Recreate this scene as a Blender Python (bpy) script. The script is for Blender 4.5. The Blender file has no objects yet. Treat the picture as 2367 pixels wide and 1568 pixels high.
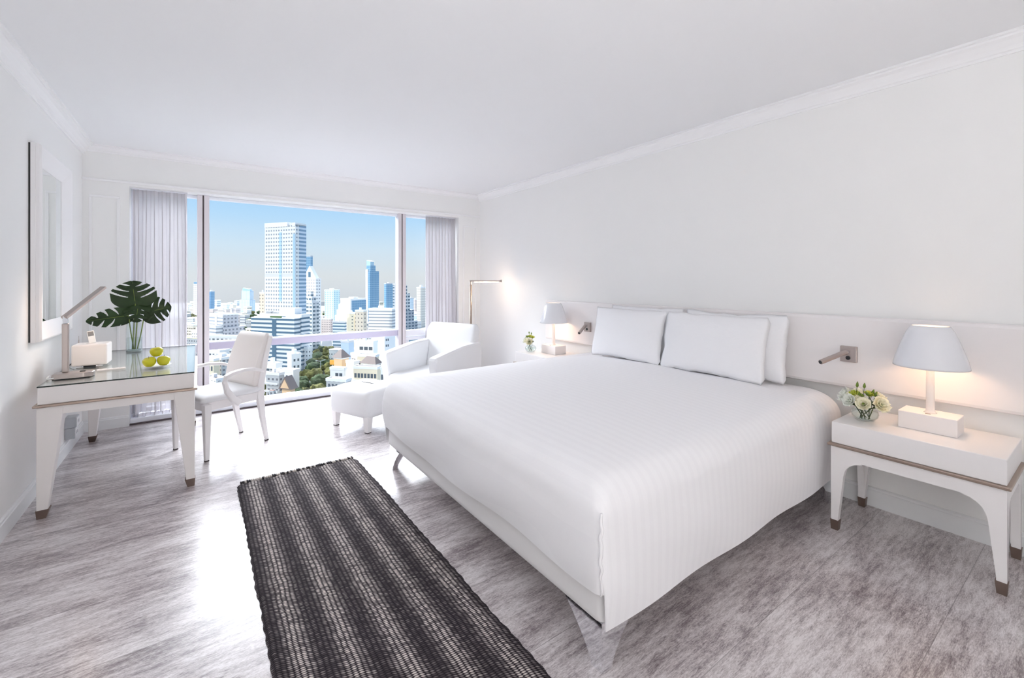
import bpy, bmesh, math, random
from math import sin, cos, pi, radians, sqrt, atan2
from mathutils import Vector, Matrix, noise

scene = bpy.context.scene
COL = scene.collection
random.seed(7)

# ------------------------------------------------------------------ camera
F_PX, CXP, HZ, YAW, EYE = 1015.6, 1183.5, 650.0, 0.6206, 1.35
FWD = Vector((sin(YAW), cos(YAW), 0)); RGT = Vector((cos(YAW), -sin(YAW), 0))
cam_d = bpy.data.cameras.new('camera'); cam = bpy.data.objects.new('camera', cam_d)
COL.objects.link(cam)
cam.location = (0, 0, EYE); cam.rotation_euler = (pi/2, 0, -YAW)
cam_d.sensor_fit = 'HORIZONTAL'; cam_d.sensor_width = 36.0
cam_d.lens = F_PX/2367*36.0
cam_d.shift_x = 0.0; cam_d.shift_y = -(784-HZ)/2367
cam_d.clip_start = 0.02; cam_d.clip_end = 20000
scene.camera = cam
vs = scene.view_settings
vs.view_transform = 'Standard'; vs.look = 'None'; vs.gamma = 1; vs.use_curve_mapping = False
vs.exposure = 0.16
scene.cycles.max_bounces = 14; scene.cycles.diffuse_bounces = 8
scene.cycles.transparent_max_bounces = 16
scene.cycles.use_denoising = True

# ------------------------------------------------------------------ materials
class NT:
    def __init__(s, m):
        m.use_nodes = True
        s.t = m.node_tree; s.n = s.t.nodes; s.l = s.t.links
        s.b = s.n.get('Principled BSDF'); s.out = s.n.get('Material Output')
    def new(s, t, **k):
        n = s.n.new(t)
        for a, v in k.items(): setattr(n, a, v)
        return n
    def link(s, a, b): s.l.new(a, b)
    def val(s, x, sock):
        if hasattr(x, 'is_output'): s.l.new(x, sock)
        else: sock.default_value = x
    def math(s, op, a, b=None, c=None, clamp=False):
        n = s.new('ShaderNodeMath', operation=op); n.use_clamp = clamp
        s.val(a, n.inputs[0])
        if b is not None: s.val(b, n.inputs[1])
        if c is not None: s.val(c, n.inputs[2])
        return n.outputs[0]
    def mix(s, f, a, b):
        n = s.new('ShaderNodeMix', data_type='RGBA')
        s.val(f, n.inputs['Factor'])
        for x, i in ((a, 6), (b, 7)):
            if hasattr(x, 'is_output'): s.l.new(x, n.inputs[i])
            else: n.inputs[i].default_value = (*x, 1) if len(x) == 3 else x
        return n.outputs[2]
    def ramp(s, f, stops):
        n = s.new('ShaderNodeValToRGB'); cr = n.color_ramp
        while len(cr.elements) < len(stops): cr.elements.new(0.5)
        for e, (p, c) in zip(cr.elements, stops): e.position = p; e.color = (*c, 1)
        s.l.new(f, n.inputs[0]); return n.outputs[0]
    def coord(s, kind='Object', scale=(1, 1, 1), rot=(0, 0, 0)):
        tc = s.new('ShaderNodeTexCoord'); mp = s.new('ShaderNodeMapping')
        mp.inputs['Scale'].default_value = scale; mp.inputs['Rotation'].default_value = rot
        s.l.new(tc.outputs[kind], mp.inputs[0]); return mp.outputs[0]
    def noise(s, vec, scale=5, detail=4, rough=.5, out='Fac'):
        n = s.new('ShaderNodeTexNoise')
        n.inputs['Scale'].default_value = scale; n.inputs['Detail'].default_value = detail
        n.inputs['Roughness'].default_value = rough
        s.l.new(vec, n.inputs['Vector']); return n.outputs[out]
    def bump(s, h, strength=.3, dist=.01):
        n = s.new('ShaderNodeBump'); n.inputs['Strength'].default_value = strength
        n.inputs['Distance'].default_value = dist
        s.l.new(h, n.inputs['Height']); s.l.new(n.outputs[0], s.b.inputs['Normal']); return n

def mat(name, col, rough=.5, metal=0., spec=.5, bump=None, vary=0., coat=0.):
    m = bpy.data.materials.new(name); t = NT(m); b = t.b
    b.inputs['Base Color'].default_value = (*col, 1); b.inputs['Roughness'].default_value = rough
    b.inputs['Metallic'].default_value = metal; b.inputs['Specular IOR Level'].default_value = spec
    b.inputs['Coat Weight'].default_value = coat; b.inputs['Coat Roughness'].default_value = .05
    if bump or vary:
        v = t.coord('Object')
        sc = bump[0] if bump else 6
        nz = t.noise(v, sc, 5, .6)
        if bump: t.bump(nz, bump[1], bump[2])
        if vary:
            lo = tuple(max(0, c*(1-vary)) for c in col); hi = tuple(min(1, c*(1+vary)) for c in col)
            t.link(t.ramp(nz, [(.3, lo), (.7, hi)]), b.inputs['Base Color'])
    return m

def thin_glass(name, tint=(1, 1, 1), ior=1.5, rough=0.):
    m = bpy.data.materials.new(name); t = NT(m); t.n.remove(t.b)
    tr = t.new('ShaderNodeBsdfTransparent'); tr.inputs[0].default_value = (*tint, 1)
    gl = t.new('ShaderNodeBsdfGlossy'); gl.inputs['Roughness'].default_value = rough
    fr = t.new('ShaderNodeFresnel'); ge = t.new('ShaderNodeNewGeometry')
    t.link(t.math('MULTIPLY_ADD', ge.outputs['Backfacing'], 1/ior-ior, ior), fr.inputs[0])
    mx = t.new('ShaderNodeMixShader')
    t.link(fr.outputs[0], mx.inputs[0]); t.link(tr.outputs[0], mx.inputs[1]); t.link(gl.outputs[0], mx.inputs[2])
    t.link(mx.outputs[0], t.out.inputs[0]); return m

def emit(name, col, st):
    m = bpy.data.materials.new(name); t = NT(m)
    t.b.inputs['Base Color'].default_value = (*col, 1)
    t.b.inputs['Emission Color'].default_value = (*col, 1); t.b.inputs['Emission Strength'].default_value = st
    return m

def sheer(name, col):
    m = bpy.data.materials.new(name); t = NT(m); t.n.remove(t.b)
    v = t.coord('Object', (1, 1, 1)); 
    d = t.new('ShaderNodeBsdfDiffuse'); d.inputs[0].default_value = (*col, 1)
    tl = t.new('ShaderNodeBsdfTranslucent'); tl.inputs[0].default_value = (*col, 1)
    tr = t.new('ShaderNodeBsdfTransparent')
    a = t.new('ShaderNodeMixShader'); a.inputs[0].default_value = .13
    t.link(d.outputs[0], a.inputs[1]); t.link(tl.outputs[0], a.inputs[2])
    b = t.new('ShaderNodeMixShader'); b.inputs[0].default_value = .08
    t.link(a.outputs[0], b.inputs[1]); t.link(tr.outputs[0], b.inputs[2])
    t.link(b.outputs[0], t.out.inputs[0]); return m

def floor_mat():
    m = bpy.data.materials.new('whitewashed_wood'); t = NT(m); b = t.b
    base = t.coord('Object')
    sx = t.new('ShaderNodeSeparateXYZ'); t.link(base, sx.inputs[0])
    X, Y = sx.outputs[0], sx.outputs[1]
    pw = .42
    row = t.math('FLOOR', t.math('DIVIDE', Y, pw))
    off = t.math('MULTIPLY', row, 3.7)
    cx = t.new('ShaderNodeCombineXYZ'); t.link(t.math('ADD', X, off), cx.inputs[0]); t.link(Y, cx.inputs[1])
    def st(sc):
        mp = t.new('ShaderNodeMapping'); mp.inputs['Scale'].default_value = sc
        t.link(cx.outputs[0], mp.inputs[0]); return mp.outputs[0]
    big = t.noise(st((1.1, 3.2, 1)), 1.9, 6, .65)
    mid = t.noise(st((4.5, 24, 1)), 2.2, 6, .75)
    fine = t.noise(st((26, 110, 1)), 2.4, 4, .8)
    g = t.math('ADD', t.math('MULTIPLY', big, .34), t.math('ADD', t.math('MULTIPLY', mid, .34), t.math('MULTIPLY', fine, .32)))
    c = t.ramp(g, [(.36, (.085, .065, .07)), (.44, (.25, .21, .22)), (.505, (.52, .475, .48)), (.57, (.74, .70, .705))])
    # thin plank seams
    fy = t.math('FRACT', t.math('DIVIDE', Y, pw))
    seam = t.math('LESS_THAN', fy, .006)
    c = t.mix(t.math('MULTIPLY', seam, .55), c, (.10, .085, .085))
    t.link(c, b.inputs['Base Color'])
    b.inputs['Roughness'].default_value = .30
    b.inputs['Specular IOR Level'].default_value = .7
    b.inputs['Coat Weight'].default_value = .30; b.inputs['Coat Roughness'].default_value = .20; b.inputs['Coat IOR'].default_value = 1.8
    t.bump(g, .12, .004)
    return m

def rug_mat():
    m = bpy.data.materials.new('woven_cord'); t = NT(m); b = t.b
    v = t.coord('Object')
    sx = t.new('ShaderNodeSeparateXYZ'); t.link(v, sx.inputs[0]); X, Y = sx.outputs[0], sx.outputs[1]
    cw, p = .0180, .0092
    wob = t.math('MULTIPLY', t.math('SUBTRACT', t.noise(v, 9, 2), .5), .012)
    xc = t.math('DIVIDE', t.math('ADD', X, wob), cw)
    col = t.math('FLOOR', xc); fx = t.math('FRACT', xc)
    yy = t.math('ADD', t.math('DIVIDE', Y, p), t.math('ADD', t.math('MULTIPLY', col, .31), t.math('MULTIPLY', fx, .55)))
    fy = t.math('FRACT', yy)
    ex = t.math('POWER', t.math('ABSOLUTE', t.math('MULTIPLY_ADD', fx, 2, -1)), 2)
    ey = t.math('POWER', t.math('ABSOLUTE', t.math('MULTIPLY_ADD', fy, 2, -1)), 2)
    h = t.math('SUBTRACT', 1.0, t.math('ADD', t.math('MULTIPLY', ex, .8), ey), clamp=True)
    idv = t.new('ShaderNodeCombineXYZ'); t.link(col, idv.inputs[0]); t.link(t.math('FLOOR', yy), idv.inputs[1])
    wn = t.new('ShaderNodeTexWhiteNoise', noise_dimensions='2D'); t.link(idv.outputs[0], wn.inputs['Vector'])
    band = t.math('MULTIPLY_ADD', t.math('SINE', t.math('MULTIPLY_ADD', X, 2*pi/.152, 1.2)), .5, .5)
    band = t.math('POWER', band, 1.3)
    amt = t.math('MULTIPLY', t.math('POWER', h, .8), t.math('MULTIPLY_ADD', band, .72, .38))
    amt = t.math('MULTIPLY', amt, t.math('MULTIPLY_ADD', wn.outputs[0], .7, .5), clamp=True)
    c = t.ramp(amt, [(0, (.016, .012, .015)), (.25, (.060, .050, .056)), (.55, (.27, .235, .23)), (.95, (.68, .61, .57))])
    t.link(c, b.inputs['Base Color']); b.inputs['Roughness'].default_value = .9
    b.inputs['Specular IOR Level'].default_value = .15
    t.bump(h, .8, .006); return m

def duvet_mat():
    m = bpy.data.materials.new('striped_sateen'); t = NT(m); b = t.b
    v = t.coord('Object'); sx = t.new('ShaderNodeSeparateXYZ'); t.link(v, sx.inputs[0])
    s = t.math('MULTIPLY_ADD', t.math('SINE', t.math('MULTIPLY', sx.outputs[0], 2*pi/.046)), .5, .5)
    s = t.math('GREATER_THAN', s, .55)
    c = t.mix(s, (.90, .893, .912), (.884, .876, .897)); t.link(c, b.inputs['Base Color'])
    b.inputs['Roughness'].default_value = .75; b.inputs['Specular IOR Level'].default_value = .25
    b.inputs['Sheen Weight'].default_value = .15
    nz = t.noise(t.coord('Object', (1, 1, 1)), 5, 4, .5); t.bump(nz, .25, .02)
    return m

def facade(name, wall, win, px, pz, wx, wz, rough=.6, sill=None):
    """wall colour with a grid of windows px by pz metres apart, wx / wz the share of glass"""
    m = bpy.data.materials.new(name); t = NT(m); b = t.b
    tc = t.new('ShaderNodeTexCoord')
    p = t.new('ShaderNodeSeparateXYZ'); t.link(tc.outputs['Object'], p.inputs[0])
    n = t.new('ShaderNodeSeparateXYZ'); t.link(tc.outputs['Normal'], n.inputs[0])
    ax = t.math('GREATER_THAN', t.math('ABSOLUTE', n.outputs[0]), .5)
    h = t.math('ADD', t.math('MULTIPLY', p.outputs[1], ax), t.math('MULTIPLY', p.outputs[0], t.math('SUBTRACT', 1.0, ax)))
    def inside(c, per, w):
        f = t.math('FRACT', t.math('DIVIDE', c, per))
        return t.math('LESS_THAN', t.math('ABSOLUTE', t.math('SUBTRACT', f, .5)), w/2)
    k = inside(p.outputs[2], pz, wz)
    if px: k = t.math('MULTIPLY', k, inside(h, px, wx))
    k = t.math('MULTIPLY', k, t.math('LESS_THAN', t.math('ABSOLUTE', n.outputs[2]), .5))
    nz = t.noise(tc.outputs['Object'], .35, 3)
    w2 = t.mix(nz, tuple(c*.94 for c in wall), tuple(min(1, c*1.04) for c in wall))
    t.link(t.mix(k, w2, win), b.inputs['Base Color'])
    t.link(t.math('MULTIPLY_ADD', k, -.35, rough), b.inputs['Roughness'])
    b.inputs['Specular IOR Level'].default_value = .3
    return m

M = {}
M['wall'] = mat('white_wall_paint', (.86, .86, .855), .6, spec=.3, bump=(120, .03, .002))
M['ceil'] = mat('white_ceiling_paint', (.83, .835, .85), .7, spec=.2)
M['trim'] = mat('white_trim_paint', (.87, .87, .88), .45)
M['base'] = mat('white_baseboard_paint', (.82, .83, .84), .4)
M['floor'] = floor_mat(); M['rug'] = rug_mat(); M['duvet'] = duvet_mat()
M['linen'] = mat('white_linen', (.90, .90, .92), .8, spec=.2, bump=(14, .25, .012))
M['bedbase'] = mat('off_white_bed_sheet', (.80, .785, .79), .8, spec=.2, bump=(9, .3, .01))
M['headb'] = mat('white_leatherette', (.85, .82, .82), .5, spec=.35, bump=(260, .05, .001))
M['uphol'] = mat('white_upholstery', (.80, .805, .82), .75, spec=.25, bump=(300, .06, .001))
M['chairf'] = mat('cream_chair_fabric', (.86, .82, .80), .7, spec=.25, bump=(300, .05, .001))
M['lacq'] = mat('white_lacquer', (.84, .82, .82), .28, spec=.5)
M['lacqd'] = mat('cream_white_lacquer', (.85, .81, .79), .3, spec=.5)
M['brass'] = mat('brushed_bronze_metal', (.40, .32, .27), .32, .9)
M['bronze'] = mat('bronze_foot_metal', (.21, .155, .13), .4, .7)
M['nickel'] = mat('brushed_nickel', (.47, .41, .385), .34, .95)
M['chrome'] = mat('polished_chrome', (.86, .87, .9), .06, 1.)
M['black'] = mat('black_plastic', (.012, .012, .014), .35)
M['rubber'] = mat('dark_glide', (.05, .04, .04), .6)
M['shade'] = mat('white_enamel_shade', (.78, .785, .82), .16, spec=.6)
M['lampbase'] = mat('white_satin_lamp_base', (.84, .80, .79), .4)
M['stem'] = mat('white_gloss_stem', (.84, .79, .76), .25)
M['bulb'] = emit('warm_bulb', (1, .78, .5), 7)
M['tubel'] = emit('warm_tube', (1, .85, .6), 9)
M['pane'] = thin_glass('window_glass', (.985, .995, 1), 1.22)
M['deskglass'] = thin_glass('desk_glass', (.975, .992, .985), 1.5)
M['glassedge'] = mat('dark_glass_edge', (.012, .022, .02), .15)
M['vase'] = thin_glass('vase_glass', (.95, .97, .97), 1.35)
M['water'] = thin_glass('vase_water', (.93, .96, .95), 1.2)
M['vbase'] = mat('thick_glass_base', (.30, .35, .35), .1)
M['mirror'] = mat('mirror_silver', (.86, .90, .89), .01, 1.)
M['frame'] = mat('white_mirror_frame', (.86, .85, .86), .35)
M['alu'] = mat('mauve_grey_aluminium', (.72, .68, .72), .38, .35)
M['alul'] = mat('lavender_rail_paint', (.55, .52, .66), .4, .1)
M['aluw'] = mat('white_window_paint', (.84, .86, .92), .4)
M['gasket'] = mat('dark_gasket', (.09, .07, .075), .6)
M['curtain'] = sheer('sheer_white_curtain', (.66, .64, .665))
M['leaf'] = mat('monstera_leaf_green', (.012, .032, .006), .42, spec=.4, vary=.5)
M['leafstem'] = mat('leaf_stem_green', (.16, .22, .035), .5)
M['apple'] = mat('green_apple_skin', (.54, .52, .014), .25, vary=.16)
M['astem'] = mat('apple_stem_brown', (.06, .05, .02), .7)
M['china'] = mat('white_china', (.88, .88, .86), .15)
M['petal'] = mat('cream_petal', (.88, .85, .66), .6, vary=.10)
M['petalw'] = mat('white_petal', (.86, .88, .80), .6, vary=.05)
M['petalg'] = mat('lime_petal', (.50, .56, .07), .55, vary=.15)
M['bud'] = mat('green_bud', (.14, .22, .025), .5, vary=.25)
M['fstem'] = mat('flower_stem_green', (.045, .085, .015), .5, vary=.3)
M['speak'] = mat('white_speaker_gloss', (.86, .81, .78), .3)
M['screen'] = mat('grey_screen', (.16, .17, .18), .2)
M['socket'] = mat('grey_socket_plastic', (.50, .53, .57), .5)
M['socketw'] = mat('white_socket_face', (.80, .80, .82), .4)

# ------------------------------------------------------------------ mesh helpers
class MB:
    def __init__(s): s.bm = bmesh.new()
    def box(s, x0, x1, y0, y1, z0, z1):
        v = [s.bm.verts.new(p) for p in ((x0,y0,z0),(x1,y0,z0),(x1,y1,z0),(x0,y1,z0),(x0,y0,z1),(x1,y0,z1),(x1,y1,z1),(x0,y1,z1))]
        for f in ((0,3,2,1),(4,5,6,7),(0,1,5,4),(1,2,6,5),(2,3,7,6),(3,0,4,7)): s.bm.faces.new([v[i] for i in f])
        return s
    def frustum(s, a, b):
        """a, b: (x0,x1,y0,y1,z) bottom and top rectangles"""
        def r(q): x0, x1, y0, y1, z = q; return [s.bm.verts.new(p) for p in ((x0,y0,z),(x1,y0,z),(x1,y1,z),(x0,y1,z))]
        A, B = r(a), r(b)
        s.bm.faces.new(A[::-1]); s.bm.faces.new(B)
        for i in range(4): s.bm.faces.new([A[i], A[(i+1)%4], B[(i+1)%4], B[i]])
        return s
    def loft(s, rings, cap=True, closed=True):
        R = [[s.bm.verts.new(p) for p in r] for r in rings]; n = len(R[0])
        for a, b in zip(R, R[1:]):
            for i in range(n if closed else n-1):
                s.bm.faces.new([a[i], a[(i+1)%n], b[(i+1)%n], b[i]])
        if cap: s.bm.faces.new(R[0][::-1]); s.bm.faces.new(R[-1])
        return s
    def prism(s, pts, axis, a, b):
        """extrude a 2-D outline along an axis; pts are the two remaining coordinates in order"""
        def p3(p, w):
            return {'x': (w, p[0], p[1]), 'y': (p[0], w, p[1]), 'z': (p[0], p[1], w)}[axis]
        return s.loft([[p3(p, a) for p in pts], [p3(p, b) for p in pts]])
    def lathe(s, prof, n=32, c=(0, 0), cap=True):
        return s.loft([[(c[0]+r*cos(2*pi*i/n), c[1]+r*sin(2*pi*i/n), z) for i in range(n)] for r, z in prof], cap)
    def tube(s, path, rad, n=8, flat=None, up=None):
        """sweep along a path; flat=(w,t) gives a rectangular bar"""
        P = [Vector(p) for p in path]; rings = []
        u0 = Vector(up) if up else None
        for i, p in enumerate(P):
            d = (P[min(i+1, len(P)-1)]-P[max(i-1, 0)]).normalized()
            ref = u0 if u0 else (Vector((0, 0, 1)) if abs(d.z) < .9 else Vector((1, 0, 0)))
            a = d.cross(ref).normalized(); b = a.cross(d).normalized()
            r = rad[i] if isinstance(rad, (list, tuple)) else rad
            if flat:
                w, t = flat[i] if isinstance(flat, list) else flat
                rings.append([tuple(p+a*x*w/2+b*y*t/2) for x, y in ((-1,-1),(1,-1),(1,1),(-1,1))])
            else:
                rings.append([tuple(p+a*r*cos(2*pi*k/n)+b*r*sin(2*pi*k/n)) for k in range(n)])
        return s.loft(rings)
    def ball(s, c, r, sc=(1, 1, 1), u=16, v=10):
        m = Matrix.Translation(c) @ Matrix.Diagonal((*[r*k for k in sc], 1))
        bmesh.ops.create_uvsphere(s.bm, u_segments=u, v_segments=v, radius=1, matrix=m); return s

def obj(name, mb, m, parent=None, bevel=0, seg=2, smooth=False, sub=0, solid=0, auto=True):
    bm = mb.bm if isinstance(mb, MB) else mb
    bmesh.ops.recalc_face_normals(bm, faces=bm.faces)
    me = bpy.data.meshes.new(name); bm.to_mesh(me); bm.free()
    o = bpy.data.objects.new(name, me); COL.objects.link(o)
    for k in (m if isinstance(m, (list, tuple)) else [m]): me.materials.append(M[k] if isinstance(k, str) else k)
    if parent: o.parent = parent
    if solid:
        d = o.modifiers.new('solid', 'SOLIDIFY'); d.thickness = solid; d.offset = 0
    if bevel:
        d = o.modifiers.new('bevel', 'BEVEL'); d.width = bevel; d.segments = seg; d.limit_method = 'ANGLE'; d.angle_limit = radians(35)
        d.harden_normals = False
    if sub:
        d = o.modifiers.new('sub', 'SUBSURF'); d.levels = sub; d.render_levels = sub
    if smooth or bevel or sub:
        me.polygons.foreach_set('use_smooth', [True]*len(me.polygons))
        if not sub and not smooth:
            me.polygons.foreach_set('use_smooth', [False]*len(me.polygons))
    return o

def tag(o, label, cat, group=None):
    o['label'] = label; o['category'] = cat
    if group: o['group'] = group
    return o
def thing(name, label, cat, loc=(0, 0, 0), rz=0, group=None):
    o = bpy.data.objects.new(name, None); COL.objects.link(o); o.empty_display_size = .1
    o.location = loc; o.rotation_euler = (0, 0, rz); return tag(o, label, cat, group)
def struct(name, mb, m, **k):
    o = obj(name, mb, m, **k)
    if o.parent is None: o['kind'] = 'structure'
    return o
def kids(o): return [c for c in COL.objects if c.parent == o]
def dup(root, loc=None, rz=None, label=None, group=None, mirror_y=False):
    r = root.copy(); COL.objects.link(r)
    if loc is not None: r.location = loc
    if rz is not None: r.rotation_euler = (0, 0, rz)
    if label: r['label'] = label
    if group: r['group'] = group
    for ch in kids(root):
        c = ch.copy(); COL.objects.link(c); c.parent = r
        for g in kids(ch):
            d = g.copy(); COL.objects.link(d); d.parent = c
    return r
def rrect(x0, x1, y0, y1, r, z, k=5):
    pts = []
    for cx, cy, a in ((x1-r, y1-r, 0), (x0+r, y1-r, pi/2), (x0+r, y0+r, pi), (x1-r, y0+r, 3*pi/2)):
        for i in range(k+1):
            t = a+pi/2*i/k; pts.append((cx+r*cos(t), cy+r*sin(t), z))
    return pts

# ------------------------------------------------------------------ the room
XL, XR, YB, ZC, YN = -.84, 3.30, 5.406, 2.575, -1.75
OX0, OX1, OZ = -.52, 2.95, 2.235          # the window opening
T = .16
struct('floor', MB().box(XL-T, XR+T, YN, YB+.27, -.12, 0), 'floor')
struct('ceiling', MB().box(XL-T, XR+T, YN, YB+.27, ZC, ZC+.14), 'ceil')
struct('wall_left', MB().box(XL-T, XL, YN, YB+.27, 0, ZC), 'wall')
struct('wall_right', MB().box(XR, XR+T, YN, YB+.27, 0, ZC), 'wall')
struct('wall_front', MB().box(XL, XR, YN, YN+.12, 0, ZC), 'wall')
w = MB(); w.box(XL, OX0, YB, YB+.27, 0, ZC); w.box(OX1, XR, YB, YB+.27, 0, ZC); w.box(OX0, OX1, YB, YB+.27, OZ, ZC)
struct('wall_back', w, 'wall')
def baseprof(h=.105, t=.016): return [(0, 0), (t, 0), (t, h-.02), (t*.75, h-.016), (t*.7, h-.006), (t*.3, h), (0, h)]
struct('baseboard_left', MB().prism([(XL+a, b) for a, b in baseprof()], 'y', YN, YB), 'base')
struct('baseboard_right', MB().prism([(XR-a, b) for a, b in baseprof(.115)], 'y', YN, YB), 'base')
bb = MB(); bb.prism([(YB-a, b) for a, b in baseprof()], 'x', XL, OX0); bb.prism([(YB-a, b) for a, b in baseprof()], 'x', OX1, XR)
struct('baseboard_back', bb, 'base')
def crown(p=.085, h=.092): return [(0, -h), (.010, -h), (.013, -h+.012), (.022, -h+.016), (.030, -h+.034), (.050, -h+.058), (p-.018, -h+.068), (p-.016, -.014), (p, -.012), (p, 0), (0, 0)]
struct('trim_1', MB().prism([(XL+a, ZC+b) for a, b in crown()], 'y', YN, YB), 'trim')
struct('trim_2', MB().prism([(XR-a, ZC+b) for a, b in crown()], 'y', YN, YB), 'trim')
struct('trim_3', MB().prism([(YB-a, ZC+b) for a, b in crown(.06, .06)], 'x', XL, XR), 'trim')
struct('trim_4', MB().box(XL, XR, YB-.014, YB, OZ+.022, OZ+.045), 'trim', bevel=.005)
def moulding(x0, x1, z0, z1):
    m = MB(); y0, y1, w = YB-.009, YB, .022
    for a in ((x0, x1, z0, z0+w), (x0, x1, z1-w, z1)): m.box(a[0], a[1], y0, y1, a[2], a[3])
    for a in ((x0, x0+w), (x1-w, x1)): m.box(a[0], a[1], y0, y1, z0+w, z1-w)
    return m
struct('trim_5', moulding(-.795, -.585, .22, 2.13), 'trim', bevel=.004)
struct('trim_6', moulding(3.02, 3.235, .22, 2.13), 'trim', bevel=.004)

# window: white curb, frame, two posts, transom rail, opening sashes
WY = YB+.20
win = struct('window_1', MB().box(OX0, OX1, YB+.035, YB+.265, 0, .055).box(OX0, OX0+.05, WY-.04, WY+.06, .055, OZ)
             .box(OX1-.05, OX1, WY-.04, WY+.06, .055, OZ).box(OX0+.05, OX1-.05, WY-.03, WY+.05, OZ-.03, OZ), 'aluw', bevel=.006)
def part(name, mb, m, par, **k): return obj(name, mb, m, par, **k)
part('floor_track', MB().box(OX0, OX1, YB+.012, YB+.034, 0, .012), 'gasket', win)
part('sill_groove', MB().box(OX0+.05, OX1-.05, YB+.15, YB+.158, .055, .059), 'alul', win)
PX = (.045, 2.185)
for x in PX:
    p = part('mullion', MB().box(x-.052, x-.006, WY-.07, WY+.05, .055, OZ).box(x+.006, x+.052, WY-.07, WY+.05, .055, OZ), 'alu', win, bevel=.005)
    part('gasket', MB().box(x-.006, x+.006, WY-.062, WY+.04, .055, OZ), 'gasket', p)
r = part('safety_rail', MB().box(PX[0]+.052, PX[1]-.052, WY-.045, WY+.035, .632, .705), 'alul', win, bevel=.006)
part('rail_cap', MB().box(PX[0]+.052, PX[1]-.052, WY-.052, WY+.04, .705, .717), 'aluw', r)
part('pane', MB().box(PX[0]+.052, PX[1]-.052, WY, WY+.008, .055, OZ-.03), 'pane', win)
for x0, x1 in ((OX0+.05, PX[0]-.052), (PX[1]+.052, OX1-.05)):
    part('pane', MB().box(x0, x1, WY, WY+.008, .70, OZ-.03), 'pane', win)
    part('transom', MB().box(x0, x1, WY-.05, WY+.04, .615, .695), 'aluw', win, bevel=.005)
    s = MB(); a, b, z0, z1 = x0+.012, x1-.012, .07, .605
    s.box(a, b, WY-.03, WY+.03, z0, z0+.045); s.box(a, b, WY-.03, WY+.03, z1-.045, z1)
    s.box(a, a+.045, WY-.03, WY+.03, z0+.045, z1-.045); s.box(b-.045, b, WY-.03, WY+.03, z0+.045, z1-.045)
    s = part('sash', s, 'aluw', win, bevel=.004)
    part('sash_pane', MB().box(a+.045, b-.045, WY, WY+.008, z0+.045, z1-.045), 'pane', s)
    hx = b-.022 if x0 < 0 else a+.022
    for hz in (.18, .34, .50):
        part('handle', MB().box(hx-.03, hx+.03, WY-.065, WY-.045, hz-.008, hz+.008).box(hx-.008, hx+.008, WY-.046, WY-.03, hz-.008, hz+.008), 'nickel', s, bevel=.003)

# curtains
def curtain(x0, x1, n, seed, y, z0, z1, flare):
    rnd = random.Random(seed); N = n*14; K = 40; rows = []
    ph = [rnd.uniform(.6, 1.3) for _ in range(n+1)]
    for k in range(K+1):
        v = k/K; z = z1+(z0-z1)*v; row = []
        for i in range(N+1):
            u = i/N; j = u*n; a = ph[int(min(j, n-1))]*(1-j%1)+ph[min(int(j)+1, n)]*(j % 1)
            amp = .040*a*(.6+.4*v)
            xx = x0+(x1-x0)*u + flare*v*(u-.5) + .012*sin(j*2.1+3*v)*v
            row.append((xx+.010*sin(4*pi*j), y+amp*sin(2*pi*j+.5*sin(2.2*v+seed)) + .006*sin(9*u+5*v), z+.008*sin(2*pi*j)*(v > .99)))
        rows.append(row)
    return MB().loft(rows, cap=False, closed=False)
for (x0, x1, n, sd, lab) in ((-.505, -.09, 7, 3, 'gathered white sheer curtain hanging left of the city window, behind the desk'),
                        (2.50, 2.935, 9, 5, 'gathered white sheer curtain hanging at the right end of the window, behind the armchair')):
    t = thing('curtain', lab, 'curtain', (0, 0, 0), 0, 'sheer curtains at the window')
    obj('drape', curtain(x0, x1, n, sd, YB+.085, .085, OZ-.012, .02), 'curtain', t, smooth=True)
    hm = curtain(x0, x1, n, sd, YB+.085, .022, .085, .02)
    obj('hem', hm, 'curtain', t, smooth=True)
    obj('heading_tape', MB().box(x0-.004, x1+.004, YB+.078, YB+.092, OZ-.012, OZ-.001), 'aluw', t)

# ------------------------------------------------------------------ bed
BX0, BX1, BY0, BY1 = 1.115, 3.215, 1.035, 3.105
bed = thing('bed', 'wide white bed on polished chrome corner legs, head against the panelled wall', 'bed', ((BX0+BX1)/2, (BY0+BY1)/2, 0))
bx, by = bed.location.x, bed.location.y
def rel(o, mb, **k): pass
m = MB(); R = []
for z, i in ((.172, .012), (.18, .002), (.20, 0), (.42, .004), (.445, .03)):
    R.append([(p[0]-bx, p[1]-by, p[2]) for p in rrect(BX0+i, BX1, BY0+i, BY1-i, .03, z)])
obj('base', m.loft(R), 'bedbase', bed, smooth=True)
m = MB(); R = []
for z, i in ((.446, .03), (.47, .0), (.56, .0), (.585, .02), (.592, .05)):
    R.append([(p[0]-bx, p[1]-by, p[2]) for p in rrect(BX0+.055+i, BX1-i, BY0+.055+i, BY1-.055-i, .08, z)])
obj('mattress', m.loft(R), 'linen', bed, smooth=True)
def bed_leg(cx, cy, sx, sy):
    """chrome corner bracket: two plates meeting at the corner, each cut away in a curve"""
    def prof():
        pts = [(0, .1715), (0, .0), (.050, .0)]
        for i in range(1, 10):
            z = .1715*i/9; pts.append((.050+.14*(z/.1715)**1.4, z))
        return pts
    m = MB(); P = prof()
    m.prism([(cx+sx*p[0], p[1]) for p in P], 'y', cy, cy+sy*.022)
    m.prism([(cy+sy*max(p[0], .0222), p[1]) for p in P], 'x', cx+sx*.0002, cx+sx*.022)
    return m
for cx, cy, sx, sy in ((BX0+.012, BY0+.012, 1, 1), (BX0+.012, BY1-.012, 1, -1), (BX1-.05, BY0+.012, -1, 1), (BX1-.05, BY1-.012, -1, -1)):
    obj('leg', bed_leg(cx-bx, cy-by, sx, sy), 'chrome', bed)

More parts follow.
